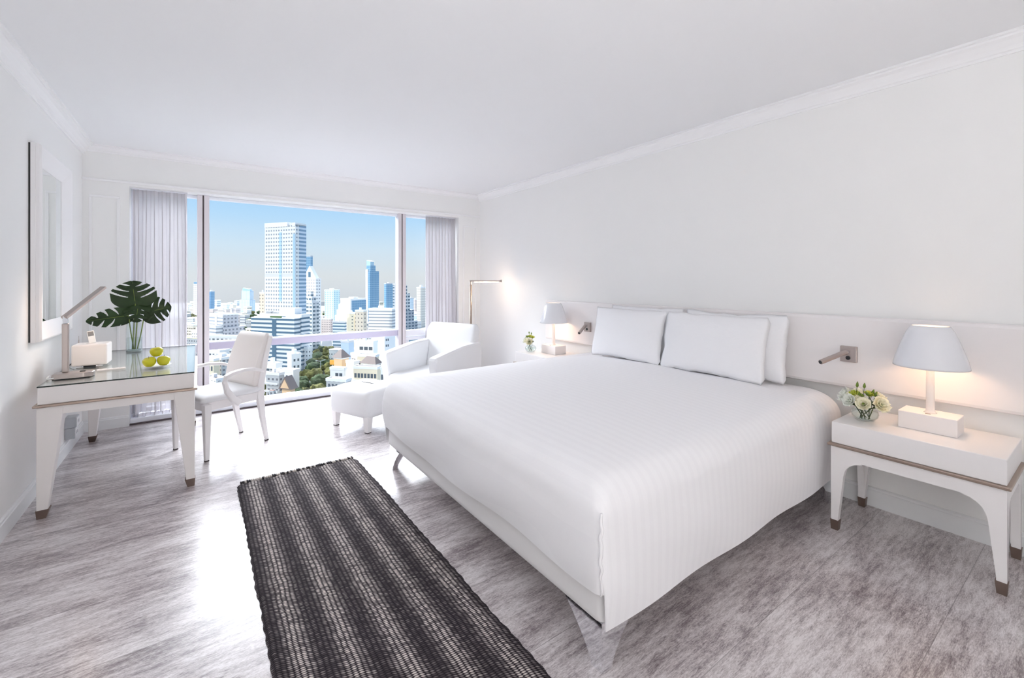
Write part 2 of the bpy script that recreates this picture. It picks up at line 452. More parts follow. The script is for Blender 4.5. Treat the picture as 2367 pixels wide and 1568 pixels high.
# duvet: drapes over the bed, down to the base bottom on the long sides, shorter at the foot
def duvet():
    x0, x1, y0, y1 = BX0-.028, BX1+.0, BY0-.022, BY1+.022
    top, Rr = .662, .13
    K = 14; nx, ny, kc = 60, 60, 8
    def ring(x0, x1, y0, y1, r):
        pts = []
        def seg(a, b, n):
            for i in range(n): f = i/n; pts.append((a[0]+(b[0]-a[0])*f, a[1]+(b[1]-a[1])*f))
        def arc(cx, cy, a):
            for i in range(kc): t = a+pi/2*i/kc; pts.append((cx+r*cos(t), cy+r*sin(t)))
        arc(x1-r, y1-r, 0); seg((x1-r, y1), (x0+r, y1), nx); arc(x0+r, y1-r, pi/2); seg((x0, y1-r), (x0, y0+r), ny)
        arc(x0+r, y0+r, pi); seg((x0+r, y0), (x1-r, y0), nx); arc(x1-r, y0+r, 1.5*pi); seg((x1, y0+r), (x1, y1-r), ny)
        return pts
    def hem(p):
        f = (p[0]-x0)
        if f < .022:
            e = abs(p[1]-(y0+y1)/2)/((y1-y0)/2)
            return .298+.008*sin(p[1]*5)+.010*(e**8)
        if f < .05: return .172 if p[1] < (y0+y1)/2 else .20
        return .172
    rings = []
    base = ring(x0, x1, y0, y1, .03)
    for k in range(13):
        f = k/12; row = []
        for p in base:
            h = hem(p); z = h+(top-Rr-h)*f
            # slight billow and wrinkles of the hanging cloth
            out = .012*sin(pi*f)*1.0
            wv = .006*sin(p[0]*9+z*13)*(1-f) if p[0] > x0+.02 else .006*sin(p[1]*8+z*16)*(1-f)
            dx = -1 if p[0] < x0+.02 else 0; dy = -1 if p[1] < y0+.02 else (1 if p[1] > y1-.02 else 0)
            row.append((p[0]+dx*(out+wv), p[1]+dy*(out+wv)*(1 if dx == 0 else .4), z))
        rings.append(row)
    for k in range(1, 11):
        a = pi/2*k/10; i = Rr*(1-cos(a)); z = top-Rr+Rr*sin(a)
        rings.append([(p[0], p[1], z) for p in ring(x0+i, x1-i*.12, y0+i, y1-i, .03+.05*k/10)])
    ins = [.17, .22, .28, .36, .46, .58, .72, .86, 1.0]
    for i in ins:
        rg = ring(x0+min(i, .93), x1-.0156-min(i, .93)*.95, y0+min(i, .98), y1-min(i, .98), .05)
        row = []
        for p in rg:
            d = min(p[0]-x0, p[1]-y0, y1-p[1])
            bulge = .026*(1-math.exp(-(d-.12)*5)) if d > .12 else 0
            nz = .010*(noise.noise((p[0]*2.2, p[1]*2.2, 1.3)))
            hd = max(0, (p[0]-2.5))*.035
            row.append((p[0], p[1], top+bulge+nz*min(1, d*3)-hd))
        rings.append(row)
    return MB().loft([[(a, b, c) for a, b, c in r] for r in rings][:], cap=False)
dv = duvet()
bm = dv.bm
# close the innermost ring
bm.edges.ensure_lookup_table()
be = [e for e in bm.edges if e.is_boundary and min(v.co.z for v in e.verts) > .5]
bmesh.ops.contextual_create(bm, geom=be)
duv = tag(obj('duvet', dv, 'duvet', smooth=True), 'smooth white tone-on-tone striped duvet covering the whole bed', 'duvet')
sm = MB(); pts = []
for i in range(25):
    f = i/24; z = .58-(.58-.305)*f
    pts.append((BX0-.030-.010*sin(pi*f)+.002*sin(i*1.7), BY0-.026-.006*sin(pi*f)+.003*sin(i*1.1), z))
sm.tube(pts, [.003+.004*sin(pi*min(1, .15+i/24)) for i in range(25)], 8)
obj('corner_seam', sm, 'duvet', duv, smooth=True)

# headboard panel on the wall
HX = XR-.062
hb = thing('headboard', 'long padded white headboard panel fixed along the wall behind bed and nightstands', 'headboard', (XR-.002, 2.07, .695))
m = MB(); R = []
for dx, i in ((0, .012), (-.045, .0), (-.058, .006), (-.062, .02)):
    y0, y1, z0, z1 = -1.81+i, 1.81-i, i, .44-i
    R.append([(dx, p[0], p[1]) for p in [(a, b) for a, b, _ in rrect(y0, y1, z0, z1, .012, 0, 3)]])
obj('padded_panel', m.loft(R), 'headb', hb, bevel=0)

# pillows
def pillow_mesh(w, h, t, seed):
    n, k = 30, 22; m = MB(); bm = m.bm; F, Bk = [], []
    for side in (1, -1):
        G = []
        for j in range(k+1):
            v = -1+2*j/k; row = []
            for i in range(n+1):
                u = -1+2*i/n
                x = w/2*u*(1-.045*(1-v*v)*abs(u)); y = h/2*v*(1-.055*(1-u*u)*abs(v))
                e = max(0, (1-abs(u)**2.6)*(1-abs(v)**2.4))**.62
                z = side*t/2*e
                wr = noise.noise((u*2.5+seed, v*2.5, side*.7))*.014*(1-e)*1.2 + noise.noise((u*6+seed, v*9, 3))*.008*max(0, v)**3
                row.append((x+.010*noise.noise((v*3, seed, 1))*abs(u)**6, y+.014*noise.noise((u*4, seed, 5))*abs(v)**6, z+wr))
            G.append(row)
        V = [[bm.verts.new(p) for p in r] for r in G]
        for a, b in zip(V, V[1:]):
            for i in range(n): bm.faces.new([a[i], a[i+1], b[i+1], b[i]])
    bmesh.ops.remove_doubles(bm, verts=bm.verts, dist=.0004)
    bd = [e for e in bm.edges if e.is_boundary]
    if bd:
        vs_ = {v for e in bd for v in e.verts}
        bmesh.ops.remove_doubles(bm, verts=list(vs_), dist=.03)
    return m
PIL = [ # y centre, x bottom, x top, z bottom, width, height, thickness, label
    (1.775, 3.005, 3.105, .665, .81, .455, .13, 'white pillow at the front on the right-hand side of the bed, nearest the camera'),
    (2.555, 3.005, 3.105, .665, .77, .455, .13, 'white front pillow on the window side of the bed'),
    (1.665, 3.120, 3.178, .665, .76, .462, .11, 'white pillow tucked behind the right-hand front pillow, its edge showing at the right'),
    (2.44, 3.120, 3.178, .665, .76, .468, .11, 'white pillow tucked behind the window-side front pillow, only its crumpled top showing'),
]
for i, (yc, xb, xt, zb, w_, h_, t_, lab) in enumerate(PIL):
    o = obj('pillow', pillow_mesh(w_, h_, t_, i*7.3), 'linen', smooth=True)
    ang = atan2(xt-xb, h_*.97)
    o.matrix_world = Matrix.Translation(((xb+xt)/2, yc, zb+h_/2*cos(ang))) @ Matrix.Rotation(ang, 4, 'Y') @ Matrix(((0, 0, -1, 0), (-1, 0, 0, 0), (0, 1, 0, 0), (0, 0, 0, 1)))
    tag(o, lab, 'pillow', 'pillows standing against the headboard')

# ------------------------------------------------------------------ nightstands
def make_nightstand(name, label):
    t = thing(name, label, 'nightstand', (0, 0, 0), 0, 'white nightstands beside the bed')
    D, W = .455, .65      # depth along +x, width along y, origin at front-centre on the floor
    obj('case', MB().box(.010, D, -W/2+.004, W/2-.004, .470, .583), 'lacq', t, bevel=.004)
    obj('metal_band', MB().box(-.010, D, -W/2-.010, W/2+.010, .456, .470), 'brass', t, bevel=.003)
    ap = MB(); ap.box(.004, .034, -W/2+.004, W/2-.004, .392, .456); ap.box(D-.03, D, -W/2+.004, W/2-.004, .392, .456)
    ap.box(.034, D-.03, -W/2+.004, -W/2+.03, .392, .456); ap.box(.034, D-.03, W/2-.03, W/2-.004, .392, .456)
    obj('apron', ap, 'lacq', t)
    def lp(w):
        pts = [(0, .05), (.030, .05), (.056, .30)]
        for i in range(1, 9):
            a = pi/2*i/8; pts.append((.058+(w-.058)*(1-cos(a)), .30+.086*sin(a)))
        return pts+[(w, .392), (0, .392)]
    for sx in (0, 1):
        for sy in (-1, 1):
            x0 = .004 if sx == 0 else D; dx = 1 if sx == 0 else -1; y0 = sy*(W/2-.004); dy = -sy
            m = MB()
            m.prism([(y0+dy*a, b) for a, b in lp(.135)], 'x', x0, x0+dx*.034)
            m.prism([(x0+dx*a, b) for a, b in lp(.10)], 'y', y0, y0+dy*.032)
            lg = obj('leg', m, 'lacq', t)
            c = MB(); xa, xb = sorted((x0-dx*.003, x0+dx*.036)); ya, yb = sorted((y0-dy*.003, y0+dy*.036))
            xa2, xb2 = sorted((x0-dx*.000, x0+dx*.031)); ya2, yb2 = sorted((y0-dy*.000, y0+dy*.031))
            c.frustum((xa2, xb2, ya2, yb2, 0), (xa, xb, ya, yb, .054))
            obj('foot_cap', c, 'bronze', lg)
    return t
NSX = 2.808
ns = make_nightstand('nightstand', 'white nightstand with bronze band on the right of the bed, nearest the camera')
ns.location = (NSX, .618, 0)
ns2 = dup(ns, (NSX, 3.56, 0), 0, 'white nightstand on the window side of the bed, mostly hidden by the duvet')

# bedside lamps
def make_lamp():
    t = thing('table_lamp', '', 'lamp', (0, 0, 0), 0, 'white table lamps on the nightstands')
    obj('base', MB().box(-.075, .075, -.112, .112, 0, .088), 'lampbase', t, bevel=.003)
    st = obj('stem', MB().lathe([(.026, .088), (.021, .092), (.0175, .10), (.0175, .12), (.0155, .33), (.0145, .40)], 20), 'stem', t, smooth=True)
    obj('switch', MB().box(-.050, -.042, -.010, .010, .088, .0905), 'brass', t)
    prof = [(.148, .324), (.147, .334), (.140, .365), (.128, .405), (.112, .455), (.093, .505), (.078, .533), (.072, .536),
            (.072, .533), (.089, .503), (.108, .453), (.124, .403), (.136, .363), (.143, .334), (.144, .324)]
    sh = MB().lathe(prof+[prof[0]], 48, cap=False)
    bmesh.ops.remove_doubles(sh.bm, verts=sh.bm.verts, dist=.0001)
    obj('lamp_shade', sh, 'shade', t, smooth=True)
    obj('shade_holder', MB().box(-.112, .112, -.004, .004, .449, .454).box(-.004, .004, -.112, .112, .449, .454).lathe([(.018, .40), (.018, .45)], 16), 'stem', t)
    obj('bulb', MB().ball((0, 0, .432), .030, (1, 1, 1.2)), 'bulb', t, smooth=True)
    return t
LZ = .5832
tl = make_lamp(); tl['label'] = 'lit white table lamp with flared shade on the nightstand nearest the camera'
tl.location = (3.078, .590, LZ)
tl2 = dup(tl, (3.078, 3.545, LZ), 0, 'lit white table lamp with flared shade on the window-side nightstand, left of the pillows')

# wall reading lamps
def make_reader(sy):
    t = thing('reading_lamp', '', 'lamp', (0, 0, 0), 0, 'swivel reading lamps on the headboard')
    obj('wall_plate', MB().box(-.022, 0, -.042, .042, -.048, .048), 'nickel', t, bevel=.003)
    obj('swivel_joint', MB().tube([(-.022, 0, .014), (-.045, 0, .014), (-.058, sy*.008, .012)], .011, 12).ball((-.052, sy*.004, .013), .014), 'chrome', t, smooth=True)
    d = Vector((-.165, sy*.080, -.058)); a = Vector((-.048, sy*.002, .016)); e = a+d*.98
    tb = obj('lamp_tube', MB().tube([a, a+d*.02, e], [.012, .0145, .0145], 20), 'nickel', t, bevel=.002)
    obj('lens', MB().tube([e-d*.004, e+d*.012], .0105, 16), 'black', tb)
    obj('button', MB().tube([(-.022, 0, -.022), (-.027, 0, -.022)], .012, 16), 'black', t)
    return t
r1 = make_reader(1); r1.location = (HX, .985, .905)
r1['label'] = 'brushed metal reading lamp on the headboard between the right pillows and the near table lamp'
r2 = make_reader(-1); r2.location = (HX, 3.19, .882)
r2['label'] = 'brushed metal reading lamp on the headboard between the far table lamp and the left pillows'

# flower bowls
def make_bowl(name, label, h):
    t = thing(name, label, 'vase', (0, 0, 0), 0, 'glass flower bowls on the nightstands')
    pr = [(.026, .001), (.045, .008), (.058, .024), (.062, .040), (.058, .056), (.046, .068), (.036, .074), (.037, .078),
          (.035, .078), (.034, .074), (.044, .067), (.056, .055), (.0595, .040), (.0555, .025), (.043, .011), (.020, .006)]
    obj('glass_bowl', MB().lathe(pr, 36), 'vase', t, smooth=True)
    obj('water', MB().lathe([(.019, .0065), (.042, .0115), (.0545, .0255), (.0585, .040), (.0555, .052), (.010, .052)], 28), 'water', t, smooth=True)
    return t
def bloom(center, up, r, seed, n=3):
    """ruffled cup of overlapping petals"""
    rnd = random.Random(seed); m = MB(); up = Vector(up).normalized()
    ref = Vector((0, 0, 1)) if abs(up.z) < .9 else Vector((1, 0, 0))
    a = up.cross(ref).normalized(); b = a.cross(up).normalized(); c = Vector(center)
    for lay in range(n):
        k = 5; rr = r*(1-.17*lay); tilt = 1.0-.34*lay
        for p in range(k):
            th0 = 2*pi*p/k+lay*.6+rnd.uniform(-.1, .1); rows = []
            for i in range(6):
                f = i/5; row = []
                for j in range(6):
                    g = -1+2*j/5
                    wd = (.30+.52*sin(pi*min(1, f*.62+.1)))*g
                    rad = rr*(.10+f*sin(tilt)*(1-.10*g*g)); hh = rr*(f**1.4)*cos(tilt)*1.35+.20*rr*f**3*sin(7*g+seed+p*2)-.10*rr*f**4
                    th = th0+wd
                    row.append(tuple(c+a*rad*cos(th)+b*rad*sin(th)+up*(hh-.15*rr)))
                rows.append(row)
            m.loft(rows, cap=False, closed=False)
    return m
def flower(base, c, up, r, mt, seed, label, group, buds=()):
    t = thing('lisianthus', label, 'flower', (0, 0, 0), 0, group); t.location = base
    B = Vector(base); cc = Vector(c)-B; mid = cc*.56+Vector((0, 0, .010))
    bl = obj('bloom', bloom(cc, up, r, seed), mt, t, smooth=True, solid=.0006)
    obj('flower_centre', MB().ball(cc+Vector(up).normalized()*r*.18, r*.20, (1, 1, 1.1)), 'bud', bl, smooth=True)
    obj('stem', MB().tube([(0, 0, 0), tuple(mid), tuple(cc)], .0024, 6), 'fstem', t, smooth=True)
    for (q, l) in buds:
        q = Vector(q)-B; d = (q-mid).normalized()
        bo = obj('bud', MB().tube([q, q+d*l*.25, q+d*l*.6, q+d*l], [.002, .0075, .006, .0012], 8), 'bud', t, smooth=True)
        obj('bud_stalk', MB().tube([tuple(mid), tuple((mid+q)/2+Vector((0, 0, .004))), tuple(q)], .0014, 5), 'fstem', bo)
    lf = MB()
    for s in (-1, 1):
        a0 = mid; dr = Vector((s*.6, .5*s, .35)).normalized(); sd = dr.cross(Vector((0, 0, 1))).normalized()
        lf.loft([[tuple(a0+dr*.046*f+sd*w) for w in (-.014*sin(pi*f)-.0006, 0, .014*sin(pi*f)+.0006)] for f in (0, .25, .5, .75, 1)], cap=False, closed=False)
    obj('leaves', lf, 'fstem', t, smooth=True, solid=.0006)
    return t
VX, VY = 2.985, .838
bw = make_bowl('flower_bowl', 'round clear glass bowl of water holding flowers on the near nightstand', 1)
bw.location = (VX, VY, LZ)
g1 = 'lisianthus flowers in the near glass bowl'
FL = [ # dx, dy, z, up, r, material, label, buds
    (-.010, .072, .118, (-.5, .9, .6), .040, 'petalw', 'white ruffled lisianthus bloom at the far left of the near bouquet', [((0.0, .035, .175), .034)]),
    (-.055, .042, .105, (-1, .5, .5), .034, 'petalw', 'white cupped bloom at lower left of the near bouquet, dark leaf inside', []),
    (-.058, -.012, .100, (-1, -.1, .55), .033, 'petal', 'cream open bloom at the front centre of the near bouquet', [((-.01, .0, .178), .030)]),
    (-.030, -.066, .104, (-.6, -.8, .55), .040, 'petal', 'large cream ruffled bloom at the right of the near bouquet', [((.0, -.045, .140), .030)]),
    (-.030, .010, .112, (-.7, .1, .8), .030, 'petal', 'pale cream bloom in the middle of the near bouquet, between the front blooms', []),
    (.040, .045, .120, (.6, .6, .7), .036, 'petalw', 'white bloom at the back left of the near bouquet', []),
    (.025, -.050, .125, (.3, -.5, .8), .034, 'petal', 'cream bloom at the back right of the near bouquet', [((-.02, -.022, .142), .032)]),
    (-.012, .040, .128, (-.4, .4, .9), .028, 'petalg', 'lime green half-open bloom at the upper left of the near bouquet', [((-.035, .012, .138), .030)]),
    (.010, -.015, .138, (0, -.2, 1), .026, 'petalg', 'lime green half-open bloom at the top of the near bouquet', [((.012, -.03, .148), .030), ((-.03, -.002, .136), .028)]),
]
for i, (dx, dy, z, up, r, mt, lab, buds) in enumerate(FL):
    a = 2*pi*i/9
    flower((VX+.022*cos(a), VY+.022*sin(a), LZ+.012), (VX+dx*1.08, VY+dy*1.08, LZ+z), up, r*1.18, mt, i*3+1, lab, g1, [((VX+q[0], VY+q[1], LZ+q[2]), l) for q, l in buds])
V2X, V2Y = 2.925, 3.745
bw2 = dup(bw, (V2X, V2Y, LZ), 0, 'round clear glass bowl of water holding flowers on the window-side nightstand')
g2 = 'lisianthus flowers in the far glass bowl'
for i, (dx, dy, z, up, r, mt, lab) in enumerate([
    (-.02, .055, .118, (-.6, .7, .5), .042, 'petalw', 'white bloom at the left of the far bouquet'),
    (-.045, -.040, .115, (-.8, -.5, .5), .044, 'petal', 'pale yellow bloom at the right of the far bouquet'),
    (-.045, .012, .120, (-.9, .1, .6), .034, 'petal', 'cream bloom at the front of the far bouquet'),
    (.0, .02, .160, (-.2, .2, 1), .030, 'petalg', 'lime bloom at the top left of the far bouquet'),
    (.0, -.03, .155, (-.2, -.3, 1), .028, 'petalg', 'lime bloom at the top right of the far bouquet')]):
    a = 2*pi*i/5
    flower((V2X+.015*cos(a), V2Y+.015*sin(a), LZ+.012), (V2X+dx, V2Y+dy, LZ+z), up, r, mt, i*5+2, lab, g2,
           [((V2X+dx*.6, V2Y+dy*.8+.01, LZ+z+.035), .026)])

# ------------------------------------------------------------------ desk
DX0, DX1, DY0, DY1 = -.745, -.015, 3.575, 5.085
dk = thing('desk', 'white glass-topped writing desk with bronze band along the left wall', 'desk', ((DX0+DX1)/2, (DY0+DY1)/2, 0))
hw, hl = (DX1-DX0)/2, (DY1-DY0)/2
obj('case', MB().box(-hw+.006, hw-.006, -hl+.006, hl-.006, .646, .744), 'lacqd', dk, bevel=.003)
g = MB().box(-hw+.004, hw-.004, -hl+.004, hl-.004, .7445, .752)
go = obj('glass_top', g, ['deskglass', 'glassedge'], dk)
for p in go.data.polygons:
    if abs(p.normal.z) < .5: p.material_index = 1
obj('metal_band', MB().box(-hw-.012, hw+.012, -hl-.012, hl+.012, .632, .646), 'brass', dk, bevel=.004)
ap = MB(); ap.box(-hw+.004, hw-.004, -hl+.004, -hl+.030, .583, .632); ap.box(-hw+.004, hw-.004, hl-.030, hl-.004, .583, .632)
ap.box(-hw+.004, -hw+.030, -hl+.030, hl-.030, .583, .632); ap.box(hw-.030, hw-.004, -hl+.030, hl-.030, .583, .632)
obj('apron', ap, 'lacqd', dk)
for sx in (-1, 1):
    for sy in (-1, 1):
        def rr(w, z, e=0):
            xa, xb = sorted((sx*(hw-.002+e), sx*(hw-.002-w-e))); ya, yb = sorted((sy*(hl-.002+e), sy*(hl-.002-w-e))); return (xa, xb, ya, yb, z)
        lg = obj('leg', MB().frustum(rr(.046, .045), rr(.112, .632)), 'lacqd', dk, bevel=.003)
        obj('foot_cap', MB().frustum(rr(.040, 0, -.001), rr(.050, .050, .003)), 'bronze', lg)
DT = .752

# desk lamp
dl = thing('desk_lamp', 'brushed nickel desk lamp with tilted bar head on the near left of the desk', 'lamp', (-.645, 3.80, DT))
def stadium(x0, x1, y0, y1, z, e=0):
    r = (y1-y0)/2-e; pts = [(x0+e, y0+e, z)]
    cy = (y0+y1)/2
    for i in range(17):
        a = -pi/2+pi*i/16; pts.append((x1-r-e+(r)*cos(a), cy+r*sin(a), z))
    pts.append((x0+e, y1-e, z)); return pts
obj('base', MB().loft([stadium(-.07, .115, -.052, .052, .004), stadium(-.07, .115, -.052, .052, .030), stadium(-.07, .115, -.052, .052, .034, .004)]), 'nickel', dl, bevel=.001)
obj('base_pad', MB().loft([stadium(-.07, .115, -.052, .052, 0, .002), stadium(-.07, .115, -.052, .052, .004, .002)]), 'black', dl)
obj('pole', MB().box(-.037, -.005, .006, .030, .034, .335), 'nickel', dl, bevel=.005)
obj('joint', MB().box(-.033, -.009, .008, .016, .335, .382).box(-.033, -.009, .020, .028, .335, .382).tube([(-.021, .006, .372), (-.021, .030, .372)], .007, 10), 'chrome', dl, bevel=.002)
hd = MB(); a = Vector((-.021, .018, .378)); e = Vector((.125, .235, .556)); d = (e-a)
hd.tube([a-d.normalized()*.012, e], .01, flat=(.036, .017))
ho = obj('lamp_head', hd, 'nickel', dl, bevel=.003)
nrm = d.normalized(); sd = nrm.cross(Vector((0, 0, 1))).normalized(); dn = sd.cross(nrm).normalized()
if dn.z > 0: dn = -dn
lt = MB(); lt.tube([a+d*.30+dn*.0095, e-d*.06+dn*.0095], .01, flat=(.022, .003))
obj('light_strip', lt, emit('warm_led_strip', (1, .80, .58), 6), ho)
obj('switch', MB().box(.045, .072, -.010, .014, .034, .038), 'black', dl, bevel=.002)
obj('cable', MB().tube([(-.06, -.053, .014), (-.075, -.058, .013), (-.09, -.04, .008), (-.105, .03, .005), (-.11, .10, .005)], .0045, 8), 'china', dl, smooth=True)

# speaker dock, music player, remote
sd_ = thing('speaker_dock', 'white glossy box speaker dock on the desk behind the nickel lamp', 'speaker', (-.608, 4.255, DT), radians(-2))
obj('cabinet', MB().box(-.092, .092, -.085, .085, .013, .158), 'speak', sd_, bevel=.010, seg=3)
obj('grille', MB().box(-.084, .084, -.0868, -.085, .022, .150), 'speak', sd_, bevel=.004)
for x in (-.05, .05):
    for y in (-.07, .07): obj('foot', MB().tube([(x-.018, y, .0065), (x+.018, y, .0065)], .0065, 10), 'chrome', sd_)
obj('base_gap', MB().box(-.045, .045, -.075, .075, .004, .013), 'black', sd_)
obj('dock_cradle', MB().lathe([(.030, .158), (.030, .160), (.024, .1605), (.018, .1595)], 20, (.0, .0)), 'speak', sd_, smooth=True)
obj('aerial', MB().tube([(-.082, .065, .158), (-.082, .065, .182), (-.082, .065, .183), (-.082, .065, .208)], [.0035, .003, .0012, .0012], 8), 'nickel', sd_)
obj('power_lead', MB().tube([(-.09, .05, .030), (-.115, .05, .020), (-.125, .03, .006), (-.128, -.03, .004)], .003, 6), 'black', sd_)
mp = thing('music_player', 'slim white music player standing tilted in the speaker dock', 'music player', (-.605, 4.25, DT+.1605), radians(8))
body = MB().box(-.019, .019, -.005, .005, 0, .088); o1 = obj('body', body, 'china', mp, bevel=.003)
o2 = obj('screen', MB().box(-.015, .015, -.0062, -.005, .050, .082), 'screen', mp)
for o in (o1, o2): o.rotation_euler = (radians(-14), radians(-9), 0)
rm = thing('remote_control', 'thin white remote with a row of round buttons lying on the desk before the speaker', 'remote control', (-.475, 3.985, DT), radians(6))
obj('body', MB().box(-.072, .072, -.024, .024, 0, .008), 'speak', rm, bevel=.003)
for i in range(4): obj('button', MB().lathe([(.008, .008), (.008, .0095), (.006, .010)], 14, (-.048+.032*i, .006)), 'china', rm)

# plate of apples
pl = thing('plate', 'small white plate holding three green apples on the desk', 'plate', (-.235, 3.93, DT))
obj('dish', MB().lathe([(.042, 0), (.046, .003), (.066, .007), (.083, .015), (.084, .0165), (.064, .0095), (.040, .006), (.002, .0055)], 40), 'china', pl, smooth=True)
def apple(name, loc, tilt, label):
    t = thing(name, label, 'apple', loc, 0, 'apples piled on the white plate')
    R_ = .0385; prof = [(.0015, -.028), (.009, -.033), (.020, -.031), (.030, -.021), (.0365, -.006), (.0385, .006), (.036, .018), (.028, .027), (.016, .030), (.007, .026), (.0012, .0215)]
    b = obj('flesh', MB().lathe(prof, 28), 'apple', t, smooth=True)
    s = obj('stem', MB().tube([(0, 0, .021), (.001, 0, .030), (.004, .001, .040)], [.0013, .0012, .0017], 6), 'astem', t)
    t.rotation_euler = tilt; return t
ax, ay, az = -.235, 3.93, DT+.0085+.033
apple('apple', (ax-.036, ay-.022, az), (radians(8), radians(-10), 0), 'green apple on the left of the plate, at the bottom of the pile')
apple('apple', (ax+.040, ay-.012, az), (radians(-6), radians(12), 1), 'green apple on the right of the plate, at the bottom of the pile')
apple('apple', (ax+.000, ay+.012, az+.062), (radians(-4), radians(4), 2), 'green apple on top of the pile on the plate')

# vase with monstera leaves
VSX, VSY = -.440, 4.90
vz = thing('vase', 'tall clear glass cylinder vase of water holding monstera leaves on the desk', 'vase', (VSX, VSY, DT))
obj('glass_wall', MB().lathe([(.052, 0), (.055, .006), (.056, .115), (.048, .25), (.0475, .254), (.0445, .254), (.0445, .25), (.052, .115), (.051, .016)], 36), 'vase', vz, smooth=True)
obj('glass_base', MB().lathe([(.051, .001), (.053, .004), (.053, .013), (.050, .0155)], 32), 'vbase', vz, smooth=True)
obj('water', MB().lathe([(.0505, .0165), (.0515, .114), (.0505, .118), (.002, .118)], 32, cap=True), 'water', vz, smooth=True)
def leaf(base, tip, lat, width, foot, label, seed, curl=.12, cup=.10):
    t = thing('monstera_leaf', label, 'leaf', foot, 0, 'monstera leaves in the glass vase')
    B = Vector(base)-Vector(foot); T = Vector(tip)-Vector(foot); ax_ = T-B; Lg = ax_.length; d = ax_.normalized()
    l = Vector(lat); l = (l-d*l.dot(d)).normalized(); nn = l.cross(d).normalized()
    rnd = random.Random(seed); m = MB(); bm = m.bm
    KL = 4; per = 18; NS = KL*per; NTT = 22
    rnd_off = rnd.uniform(.02, .05)
    def W(s): return width*(max(0, 1-((s-.24)/.77)**1.7)**.72 if s > .24 else max(0, 1-((.24-s)/.44)**2)**.5)
    for side in (-1, 1):
        grid = []
        cut = [rnd.uniform(.18, .30) for _ in range(KL+1)]
        for i in range(NS+1):
            s = -.14+1.14*i/NS; row = []
            for j in range(NTT+1):
                q = j/NTT; wv = W(s)*q
                sp = s*Lg if s > 0 else s*Lg*q
                fwdb = .55*q*q*width*(1 if s > .2 else .2) - (.20*width*q*q*(0.35-s) if s < .35 else 0)
                p = B+d*(sp*(1 if True else 0)+fwdb*(1-max(0, s))*.9)+l*side*wv
                p += nn*(cup*width*(q**1.5)-curl*Lg*(max(0, s)**2) - .35*cup*width*q**4 + .02*width*sin(q*6+s*9+seed))
                row.append(p)
            grid.append(row)
        V = [[bm.verts.new(p) for p in r] for r in grid]
        for i in range(NS):
            s = -.14+1.14*(i+.5)/NS
            k = (s-.02+rnd_off*side)*KL; fr = k % 1; ki = int(k)
            for j in range(NTT):
                q = (j+.5)/NTT
                gap = .09+.55*max(0, q-.25)**1.2
                if s > .16 and s < .86 and q > cut[min(max(ki, 0), KL)] and (fr < gap): continue
                bm.faces.new([V[i][j], V[i][j+1], V[i+1][j+1], V[i+1][j]])
    bmesh.ops.remove_doubles(bm, verts=bm.verts, dist=.0003)
    for v in [v for v in bm.verts if not v.link_faces]: bm.verts.remove(v)
    bl = obj('blade', m, 'leaf', t, smooth=True, solid=.0012)
    rib = [tuple(B+d*Lg*s+nn*(-curl*Lg*s*s+.0012)) for s in (0, .25, .5, .75, .95)]
    obj('midrib', MB().tube(rib, [.0028, .0024, .0019, .0013, .0007], 6), 'leafstem', bl, smooth=True)
    mid = (B*.55)+Vector((0, 0, .0)); mid.z = B.z*.5
    obj('stalk', MB().tube([(0, 0, 0), tuple(mid*.6), tuple(mid), tuple(B*.85+Vector((0, 0, B.z*.04))), tuple(B)], .0042, 8), 'leafstem', t, smooth=True)
    return t
vx, vy, vz0 = VSX, VSY, DT+.02
leaf((vx+.012, vy-.055, 1.155), (vx-.012, vy-.02, 1.352), (1, .15, 0), .150, (vx-.012, vy, vz0), 'tallest monstera leaf, upright with deep side lobes, above the vase', 1, .06, .14)
leaf((vx-.035, vy-.03, 1.062), (vx-.285, vy-.10, 1.035), (.1, -.55, .85), .098, (vx-.004, vy+.012, vz0), 'monstera leaf stretching out to the left of the vase', 2, -.03, .05)
leaf((vx+.075, vy-.05, 1.085), (vx+.255, vy-.06, 1.120), (-.12, .30, .95), .118, (vx+.02, vy+.01, vz0), 'monstera leaf reaching out to the right over the curtain', 3, .10, -.10)
leaf((vx+.030, vy-.05, 1.150), (vx+.020, vy-.115, 1.005), (1, .2, .1), .090, (vx+.006, vy-.016, vz0), 'small dark monstera leaf drooping over the mouth of the vase', 4, .05, .12)

# power outlet box on the left wall
so = thing('power_outlet', 'grey surface-mounted double power outlet box low on the left wall under the desk', 'power outlet', (XL, 4.83, 0))
obj('upper_box', MB().box(0, .066, -.055, .055, .205, .285), 'socket', so, bevel=.004)
obj('lower_box', MB().box(0, .058, -.055, .055, .118, .203), 'socket', so, bevel=.004)
for z0, z1, x in ((.210, .280, .066), (.123, .198, .058)):
    f = obj('face_plate', MB().box(x, x+.004, -.050, .050, z0, z1), 'socketw', so, bevel=.001)
    obj('socket_holes', MB().box(x+.0038, x+.0046, -.02, -.012, (z0+z1)/2-.012, (z0+z1)/2+.012).box(x+.0038, x+.0046, .012, .02, (z0+z1)/2-.012, (z0+z1)/2+.012), 'black', f)

